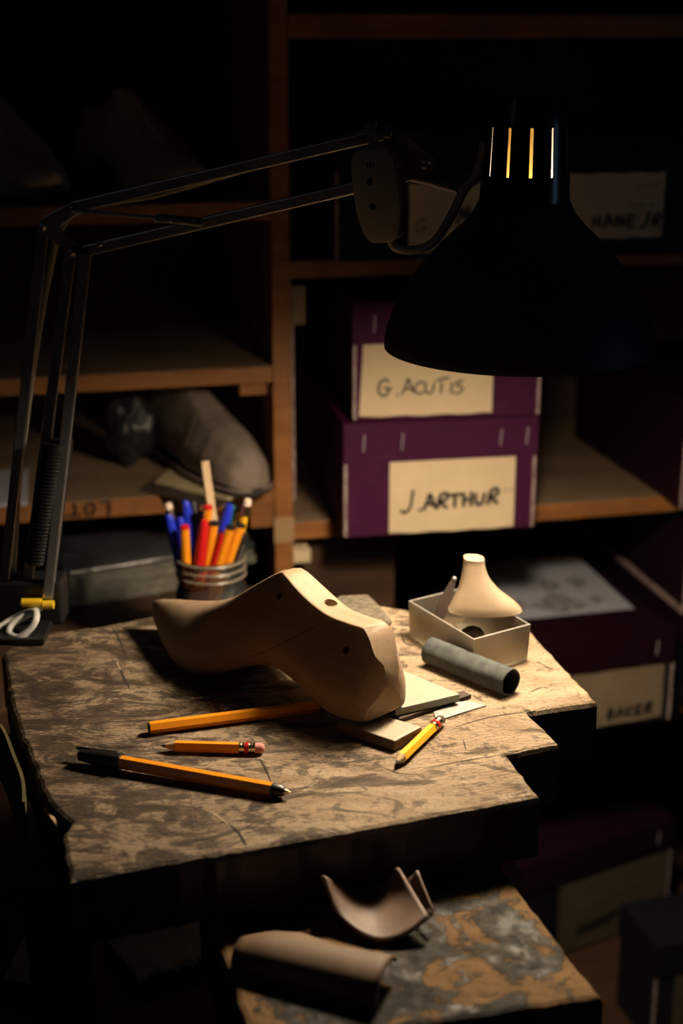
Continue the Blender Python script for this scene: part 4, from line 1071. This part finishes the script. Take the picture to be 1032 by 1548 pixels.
# arms
YE, YH, YB = 1.11, 1.072, 1.088
A_, B_, C_ = at(66, 341, YE), at(110, 317, YE), at(118, 380, YE)
B_bot, hT, hB = at(134, 380, YE - .004), at(587, 201, YH), at(628, 262, YH)
base_pts = [at(6, 905, YB), at(40, 915, YB), at(78, 895, YB)]
for p, q, w in ((at(110, 313, YE), hT, .0082), (at(124, 380, YE), at(622, 264, YH), .0082)):
    obj('upper_arm', bar(bmesh.new(), p, q, w, .006), M['chrome'], lamp, world=True, bevel=.0009)
for p, q in ((A_, at(4, 905, YB)), (at(107, 378, YE), at(36, 925, YB)), (at(130, 383, YE - .006), at(72, 905, YB - .006))):
    obj('lower_arm', bar(bmesh.new(), p, q, .0082, .006), M['chrome'], lamp, world=True, bevel=.0009)
# elbow bracket, a concave plate
el = [(58, 338), (66, 328), (106, 307), (118, 312), (116, 324), (92, 342), (98, 356), (128, 376), (130, 388), (108, 388), (64, 352)]
def plate(pxs, y, th, m, name, lamp=lamp):
    bm = bmesh.new(); f = [at(a, b, y) for a, b in pxs]; vs = [bm.verts.new(p) for p in f]; vb = [bm.verts.new(p + Vector((0, th, 0))) for p in f]
    bm.faces.new(vs); bm.faces.new(vb[::-1])
    for i in range(len(f)): bm.faces.new((vs[i], vs[(i + 1) % len(f)], vb[(i + 1) % len(f)], vb[i]))
    return obj(name, bm, m, lamp, world=True, bevel=.0006)
elb = plate(el, YE - .0065, .0022, M['chrome'], 'elbow_bracket'); plate(el, YE + .0045, .0022, M['chrome'], 'elbow_bracket')
def rivet(px, py, y, parent, r=.0034):
    bm = bmesh.new(); sphere(bm, at(px, py, y), r, 1, .6, 1); return obj('rivet', bm, M['chrome'], parent, world=True, smooth=True)
for a, b in ((64, 342), (110, 316), (108, 381)): rivet(a, b, YE - .0075, elb)
rivet(310, 336, YE - .016, lamp); rivet(150, 368, YE - .012, lamp, .0026)
hd_px = [(576, 198), (582, 189), (594, 190), (652, 234), (659, 246), (654, 260), (632, 270), (604, 276), (590, 262)]
hbr = plate(hd_px, YH - .0075, .002, M['steel'], 'head_bracket'); plate(hd_px, YH + .0055, .002, M['steel'], 'head_bracket')
rivet(586, 201, YH - .0085, hbr, .0036); rivet(643, 248, YH - .0085, hbr, .0040)
# springs
def spring(p, q, r, turns, wire, name='spring', m=M['chrome']):
    u, v = frame(q - p); P = []
    for k in range(turns * 10 + 1):
        f = k / (turns * 10); an = 2 * math.pi * k / 10; P.append(p.lerp(q, f) + (u * math.cos(an) + v * math.sin(an)) * r)
    return obj(name, tube(bmesh.new(), P, wire, 5), m, lamp, world=True, smooth=True)
sA, sB = at(112, 318, YE - .012), at(310, 337, YE - .016)
spring(sA.lerp(sB, .62), sB, .0030, 26, .0007)
obj('spring_rod', tube(bmesh.new(), [sA, sA.lerp(sB, .64)], .0016, 8), M['chrome'], lamp, world=True, smooth=True)
spring(at(84, 668, YB + .008), at(58, 850, YB + .002), .0085, 34, .0021, m=M['black_plastic']); spring(at(97, 664, YB + .010), at(72, 850, YB + .006), .0060, 34, .0018, m=M['black_plastic'])
# neck
obj('neck', tube(bmesh.new(), smooth_path([at(618, 266, YH), at(655, 274, YH - .01), at(692, 283, YH - .025), LC + Vector((-.0295, 0, .118))], 6), .0036, 12), M['chrome'], lamp, world=True, smooth=True)
obj('neck_sleeve', tube(bmesh.new(), [at(664, 275, YH - .014), at(695, 283, YH - .026)], .0048, 14), M['chrome'], lamp, world=True, smooth=True)
# inline switch: a rounded grey box hanging by its cord
sw_t, sw_b = at(566, 220, 1.045), at(584, 364, 1.045); axz = (sw_t - sw_b).normalized()
nrm = Vector((-.42, -.90, .1)); nrm = (nrm - axz * nrm.dot(axz)).normalized(); axx = nrm.cross(axz).normalized()
if axx.x < 0: axx = -axx
mid = (sw_t + sw_b) / 2; Ls = (sw_t - sw_b).length
bm = bmesh.new(); rings = []
for k, dz in enumerate((-.009, -.0078, 0, .0078, .009)):
    ring = []; ins = .0022 if k in (0, 4) else 0
    for j in range(48):
        q = 2 * math.pi * j / 48; ca, sa = math.cos(q), math.sin(q)
        x = (abs(ca) ** .42) * (1 if ca > 0 else -1); zz = (abs(sa) ** .55) * (1 if sa > 0 else -1)
        wv = (.0165 if zz > -.3 else .0165 + .0045 * (zz + .3))
        ring.append(bm.verts.new(mid + axx * x * (wv - ins) + axz * zz * (Ls / 2 - ins) + nrm * dz))
    rings.append(ring)
for a_, b_ in zip(rings, rings[1:]):
    for k in range(48): bm.faces.new((a_[k], a_[(k + 1) % 48], b_[(k + 1) % 48], b_[k]))
bm.faces.new(rings[0][::-1]); bm.faces.new(rings[-1])
sw = obj('inline_switch', bm, M['grey_plastic'], lamp, world=True, smooth=True, angle=50, label='grey plastic cord switch hanging beside the arm')
for zz in (.30, -.22): obj('screw', disc(bmesh.new(), mid + axz * Ls / 2 * zz + nrm * .0088 - axx * .003, nrm, .0023, .0006), M['black_plastic'], sw, world=True)
bm = bmesh.new()
for k in (-1, 0, 1): bar(bm, mid + axz * (Ls / 2 * .58) + nrm * .0092 + axx * (.0022 * k - .001), mid + axz * (Ls / 2 * .70) + nrm * .0092 + axx * (.0022 * k - .001), .0012, .0004, nrm)
obj('moulded_mark', bm, M['black_plastic'], sw, world=True)
obj('seam', bar(bmesh.new(), mid + axx * .0166 + axz * .03, mid + axx * .0166 - axz * .028, .0008, .0004, axx), M['black_plastic'], sw, world=True)
obj('cord', tube(bmesh.new(), smooth_path([sw_b + axz * .003 + axx * .003, at(598, 374, 1.043), at(625, 378, 1.04), at(655, 366, 1.035), at(680, 330, 1.03), at(700, 290, 1.025), at(722, 258, 1.025), LC + Vector((-.0285, -.004, .140))], 8), .0031, 10), M['cord'], lamp, world=True, smooth=True)
obj('cord', tube(bmesh.new(), smooth_path([sw_t - axz * .002, at(560, 200, 1.047), at(563, 186, 1.06), at(540, 205, 1.087), at(400, 246, 1.094), at(240, 292, 1.108), at(112, 322, 1.124), at(72, 420, 1.122), at(30, 700, 1.108), at(15, 900, 1.102), at(-10, 950, 1.09)], 8), .0031, 10), M['cord'], lamp, world=True, smooth=True)
# clamp on the back left corner of the bench
bp = on(30, 962, TZ)
obj('pivot_bracket', bx(-.272, -.218, 1.082, 1.110, .802, .838), M['black_plastic'], lamp, world=True, bevel=.002)
obj('clamp', bx(-.268, -.226, 1.045, 1.12, .8005, .806), M['black_plastic'], lamp, world=True, bevel=.001)
obj('clamp_screw', tube(bmesh.new(), [(-.245, 1.12, .70), (-.245, 1.12, .80)], .006, 14), M['steel'], lamp, world=True, smooth=True)
for a, b, w in ((48, 911, .0075), (73, 914, .0042)):
    obj('yellow_washer', tube(bmesh.new(), [at(a, b, YB - .014) - Vector((w, 0, 0)), at(a, b, YB - .014) + Vector((w, 0, 0))], .0034, 12), M['yellow'], lamp, world=True, smooth=True, label='yellow plastic washer')
obj('power_cord', tube(bmesh.new(), smooth_path([at(62, 918, 1.075), at(40, 930, 1.068), at(18, 944, 1.062), at(14, 958, 1.056), at(28, 964, 1.05), at(44, 952, 1.052), at(54, 936, 1.056), at(50, 925, 1.066), at(20, 936, 1.072), at(-10, 960, 1.06), at(-30, 1010, 1.05)], 8), .0029, 10), M['cord_white'], lamp, world=True, smooth=True, label='pale cord coiled at the foot of the lamp')
